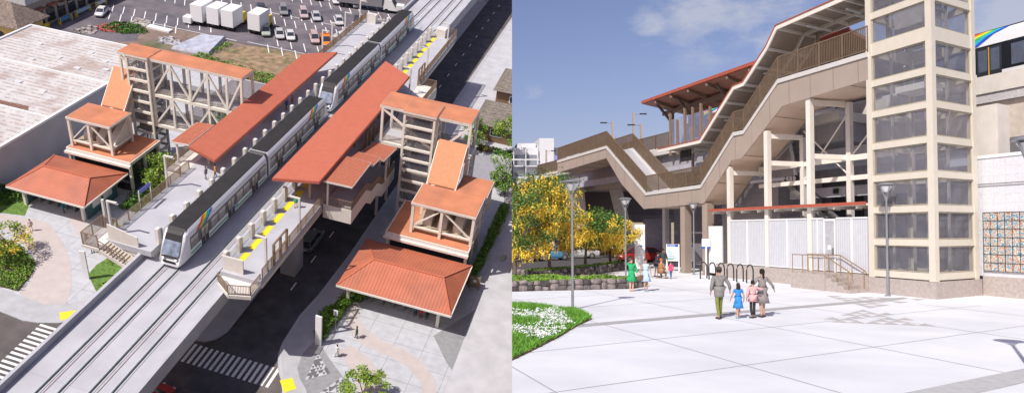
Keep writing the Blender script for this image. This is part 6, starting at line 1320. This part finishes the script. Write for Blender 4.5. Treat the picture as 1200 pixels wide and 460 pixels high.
# ---- information kiosk, signs
t = thing('information_kiosk', 'double information board with blue headers and maps on white posts', 'sign', (18.75, 56.9, 0), R_(-35)); bluep = mat('header blue', (.02, .09, .42), .4)
for k, x0 in enumerate((-.95, .12)):
    q = MB(); q.box(x0-.06, x0+.02, -.06, .06, 0, 2.0); q.box(x0+.84, x0+.92, -.06, .06, 0, 2.0); q.build('post', white, t)
    pn = MB().box(x0, x0+.86, -.04, .04, .75, 2.0).build('board', white, t); MB().box(x0+.02, x0+.84, -.05, -.04, 1.8, 1.98).build('blue_header', bluep, pn)
    MB().box(x0+.06, x0+.8, -.05, -.04, .85, 1.74).build('map_area', mat('map pale', (.55, .68, .75) if k == 0 else (.45, .58, .72), .5), pn)
    q = MB()
    for i in range(5): q.box(x0+.1, x0+.1+.1*(5-i)+.1, -.056, -.05, .95+i*.14, .975+i*.14)
    q.build('map_lines', bluep, pn); MB().box(x0+.06, x0+.5, -.056, -.05, .86, .93).build('map_green', greenp, pn)
    MB().box(x0+.08, x0+.6, -.057, -.05, 1.87, 1.91).build('header_line', white, pn)
t = thing('bus_stop_sign', 'bus stop sign, white panel with a blue lower band on a slim white post', 'sign', (18.6, 51.2, 0)); MB().box(-.05, .05, -.04, .04, 0, 2.45).build('post', white, t); pn = MB().box(-.27, .27, -.03, .03, 1.95, 2.45).build('panel', white, t); MB().box(-.27, .27, -.035, .035, 1.80, 1.945).build('blue_band', bluep, pn)
t = thing('sign_pylon', 'tall white pylon sign with a small blue arrow behind the women', 'sign', (16.95, 61.2, 0)); MB().box(-.4, .4, -.12, .12, 0, 3.5).build('slab', white, t)
q = MB(); q.box(-.2, .1, -.13, -.12, 1.75, 1.80); q.poly([(.08, -.131, 1.68), (.22, -.131, 1.775), (.08, -.131, 1.87)]); q.build('arrow', bluep, t)
# ---- viaduct and far things
t = thing('road_viaduct', 'wide road viaduct box coloured dark for shade, crossing behind the trees', 'viaduct', (18, 96, 4)); dv = mat('shade darkened viaduct concrete', (.15, .127, .125), .85, var=.05, scale=.4)  # concrete colour darkened to stand in for the shade on this face
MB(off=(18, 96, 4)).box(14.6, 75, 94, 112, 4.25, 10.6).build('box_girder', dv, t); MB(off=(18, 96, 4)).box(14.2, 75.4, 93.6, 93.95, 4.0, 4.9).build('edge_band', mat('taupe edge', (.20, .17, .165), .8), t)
solo(MB().lathe([(1.45, 0), (1.45, 4.25)], n=24), 'viaduct_column', mat('lilac grey column', (.30, .28, .31), .8), 'thick round grey column under the road viaduct', 'column', (24.9, 83, 0), smooth=True)
solo(MB().hull([(-.85, -.6, 0), (.85, -.6, 0), (.85, .6, 0), (-.85, .6, 0)], [(-2.3, -.6, 10.2), (.1, -.6, 10.2), (.1, .6, 10.2), (-2.3, .6, 10.2)]), 'slanted_pier', cream2, 'white slanted pier nearest the left under the platform', 'pier', (18.3, 91, 0))
solo(MB().hull([(.3, -.5, 0), (1.5, -.5, 0), (1.5, .5, 0), (.3, .5, 0)], [(-1.9, -.5, 9.4), (-.6, -.5, 9.4), (-.6, .5, 9.4), (-1.9, .5, 9.4)]), 'slanted_pier', cream2, 'slender white slanted pier beside the dark viaduct face', 'pier', (22.8, 89, 0))
t = thing('ticket_building', 'pale building with beige doors under the viaduct', 'building', (30, 128, 0)); MB().box(-6, 22, 0, 8, 0, 7).build('wall', mat('pale cream wall', (.62, .58, .48), .8), t)
MB().box(2, 9.5, -.4, -.02, 0, 4.6).build('beige_door', mat('beige door', (.42, .35, .25), .8), t); MB().box(10.2, 15, -.4, -.02, 0, 4.6).build('beige_door', MATS['beige door'], t); MB().box(-6, 22, -.6, -.1, 5, 5.3).build('canopy_edge', white, t)
t = thing('hotel_block', 'distant white hotel block with rows of balconies at the left', 'building', (13.4, 121, 1.2)); hw = mat('hotel white', (.62, .62, .64), .7, var=.03)
MB().box(-4, 4.2, 0, 9, -1.2, 14.9).build('main_wall', hw, t); MB().box(4.3, 6.6, -.6, 7, -1.2, 16.3).build('stair_tower', hw, t); MB().box(1.2, 4.1, 2, 6, 14.6, 15.8).build('roof_house', hw, t); MB().box(6.7, 9.3, 1.2, 9, -1.2, 15).build('side_wall', hw, t)
for i in range(5):
    z_ = .6+i*2.8; MB().box(-4, 4.2, -1.0, -.02, z_, z_+.18).build('balcony_slab', hw, t); MB().box(-4, 4.2, -1.0, -.94, z_+1.0, z_+1.22).build('balcony_rail', hw, t)
    MB().box(-3.9, 4.1, -.015, .0, z_+.35, z_+1.95).build('window_band', mat('hotel window grey', (.22, .23, .26), .3), t); MB().box(6.9, 9.1, 1.15, 1.22, z_+.4, z_+1.5).build('window_band', MATS['hotel window grey'], t)
for i in range(5): MB().box(-3.6+i*1.9, -3.5+i*1.9, -.98, -.02, 0, 14.6).build('balcony_fin', white, t)
# ---- vehicles
carproto('dark suv parked behind the shower trees at the left picture edge', (.05, .05, .055), (9.0, 76, -.01), R_(80), 'suv', None)
carproto('bright blue car behind the shower trees', (.06, .22, .36), (12.6, 79, -.01), R_(95), 'sedan', None)
carproto('pale grey car under the trees right of the blue one', (.45, .45, .47), (16.5, 84, -.01), R_(90), 'sedan', None)
carproto('red car parked behind the white pylon', (.30, .02, .02), (20.4, 73.5, -.01), R_(100), 'sedan', None)
# ---- people
FG = None
person('man in grey jacket, olive trousers and dark cap walking away across the plaza', (9.99, 26.3, 0), R_(4), 1.76, 1, top=(.20, .19, .18), bottom=((.17, .19, .04), 'long'), cap=(.05, .045, .045), jacket=True, arms=((.04, .04), (.17, .06)), stride=.14, shoes=(.05, .035, .03))
person('small girl in a blue dress walking between the man and the boy', (10.66, 26.35, 0), R_(-5), 1.22, 1, dress=(.03, .22, .55), sleeve='short', girl=True, longhair=True, arms=((.14, .05), (.06, .04)), stride=.13, shoes=(.25, .4, .5))
person('boy in pink shirt and black trousers with an arm round the woman', (11.22, 26.5, 0), R_(6), 1.30, 1, top=(.60, .36, .36), bottom=((.02, .02, .022), 'long'), arms=((.03, .05), (.46, .06, 1.36)), stride=.05)
person('woman in grey dress with a ponytail walking with an arm round the boy', (11.66, 26.75, 0), R_(2), 1.68, 1, dress=(.24, .21, .205), ponytail=True, arms=((-.42, .03, 1.12), (.26, .08)), stride=.07, hair=(.02, .015, .012))
person('woman in a green dress with long brown hair raising a phone', (10.14, 38.1, 0), R_(178), 1.68, 0, dress=(.02, .36, .13), longhair=True, hair=(.10, .045, .025), arms=((.08, .0), (.10, .14, 1.52)), stride=.05, shoes=(.45, .3, .2))
person('woman in a pale blue dress holding a brown handbag', (10.85, 38.1, 0), R_(176), 1.66, 1, dress=(.42, .55, .72), sleeve='none', hair=(.10, .05, .03), arms=((.05, .02), (.08, .05)), stride=.08, shoes=(.25, .15, .1), bag=False)
solo(MB().lathe([(.03, .0), (.13, .03), (.14, .2), (.09, .27)], n=12, sx=1, sy=.45).tube([(-.09, 0, .25), (-.06, 0, .42), (.06, 0, .42), (.09, 0, .25)], .01, 6), 'handbag', mat('brown leather', (.15, .07, .04), .5), 'brown leather handbag carried between the two women', 'handbag', (10.56, 38.0, .55))
person('woman in black top and grey shorts bending toward the kneeling child', (14.95, 50.1, 0), R_(-80), 1.62, 1, top=(.04, .025, .04), bottom=((.2, .19, .2), 'short'), arms=((.05, .22), (.05, .25)), lean=.12, stride=.06, shoes=(.04, .03, .03))
person('man in dark jacket standing behind the group near the information board', (16.6, 54.0, 0), R_(175), 1.75, 2, top=(.03, .045, .05), bottom=((.03, .10, .13), 'long'), jacket=True, arms=((.05, .05), (.06, .06)))
person('kneeling person with ginger hair and olive clothes', (14.75, 48.4, 0), R_(-70), 1.68, 0, top=(.35, .18, .08), bottom=((.10, .10, .05), 'long'), hair=(.45, .14, .03), pose='kneel', arms=((.02, .22), (.02, .25)))
person('small child in a pink top and jeans standing beside the kneeling person', (15.3, 48.2, 0), R_(10), 1.08, 0, top=(.75, .07, .18), bottom=((.04, .12, .30), 'long'), hair=(.10, .05, .03), girl=True, arms=((.03, .03), (.04, .05)))
# ================================================================ the two views meet at one vertical plane: cut what would cross it
def seam_clip():
    bpy.context.view_layer.update()
    n = (RX*900 - FW*100).normalized(); c = CAMP
    side = {}
    for o, s in PLACED:
        side[o] = s
        for ch in o.children_recursive: side[ch] = s
    for o, s in side.items():
        if o.type != 'MESH' or not o.data.vertices: continue
        sg = 1 if s == 'R' else -1; mw = o.matrix_world
        ds = [((mw @ v.co) - c).dot(n)*sg for v in o.data.vertices]
        if min(ds) >= 0: continue
        if max(ds) <= .002:
            o['gone'] = 1; continue
        if o.data.users > 1: o.data = o.data.copy()
        inv = mw.inverted(); pc = inv @ c; pn = (mw.to_3x3().transposed() @ n).normalized()*sg
        bm = bmesh.new(); bm.from_mesh(o.data); solid = len(bm.faces) < 3000
        r = bmesh.ops.bisect_plane(bm, geom=bm.verts[:]+bm.edges[:]+bm.faces[:], plane_co=pc, plane_no=pn, clear_inner=True, clear_outer=False)
        if solid:
            ed = [e for e in r['geom_cut'] if isinstance(e, bmesh.types.BMEdge) and e.is_valid and e.is_boundary]
            try: bmesh.ops.holes_fill(bm, edges=ed, sides=0)
            except Exception: pass
        bm.to_mesh(o.data); bm.free()
    for o in [o for o in side if o.type == 'MESH' and o.get('gone')]:
        if not o.children: bpy.data.objects.remove(o)
        else: del o['gone']
    for _ in range(3):
        for o in [o for o in bpy.data.objects if o.type == 'EMPTY' and not o.children]: bpy.data.objects.remove(o)
seam_clip()
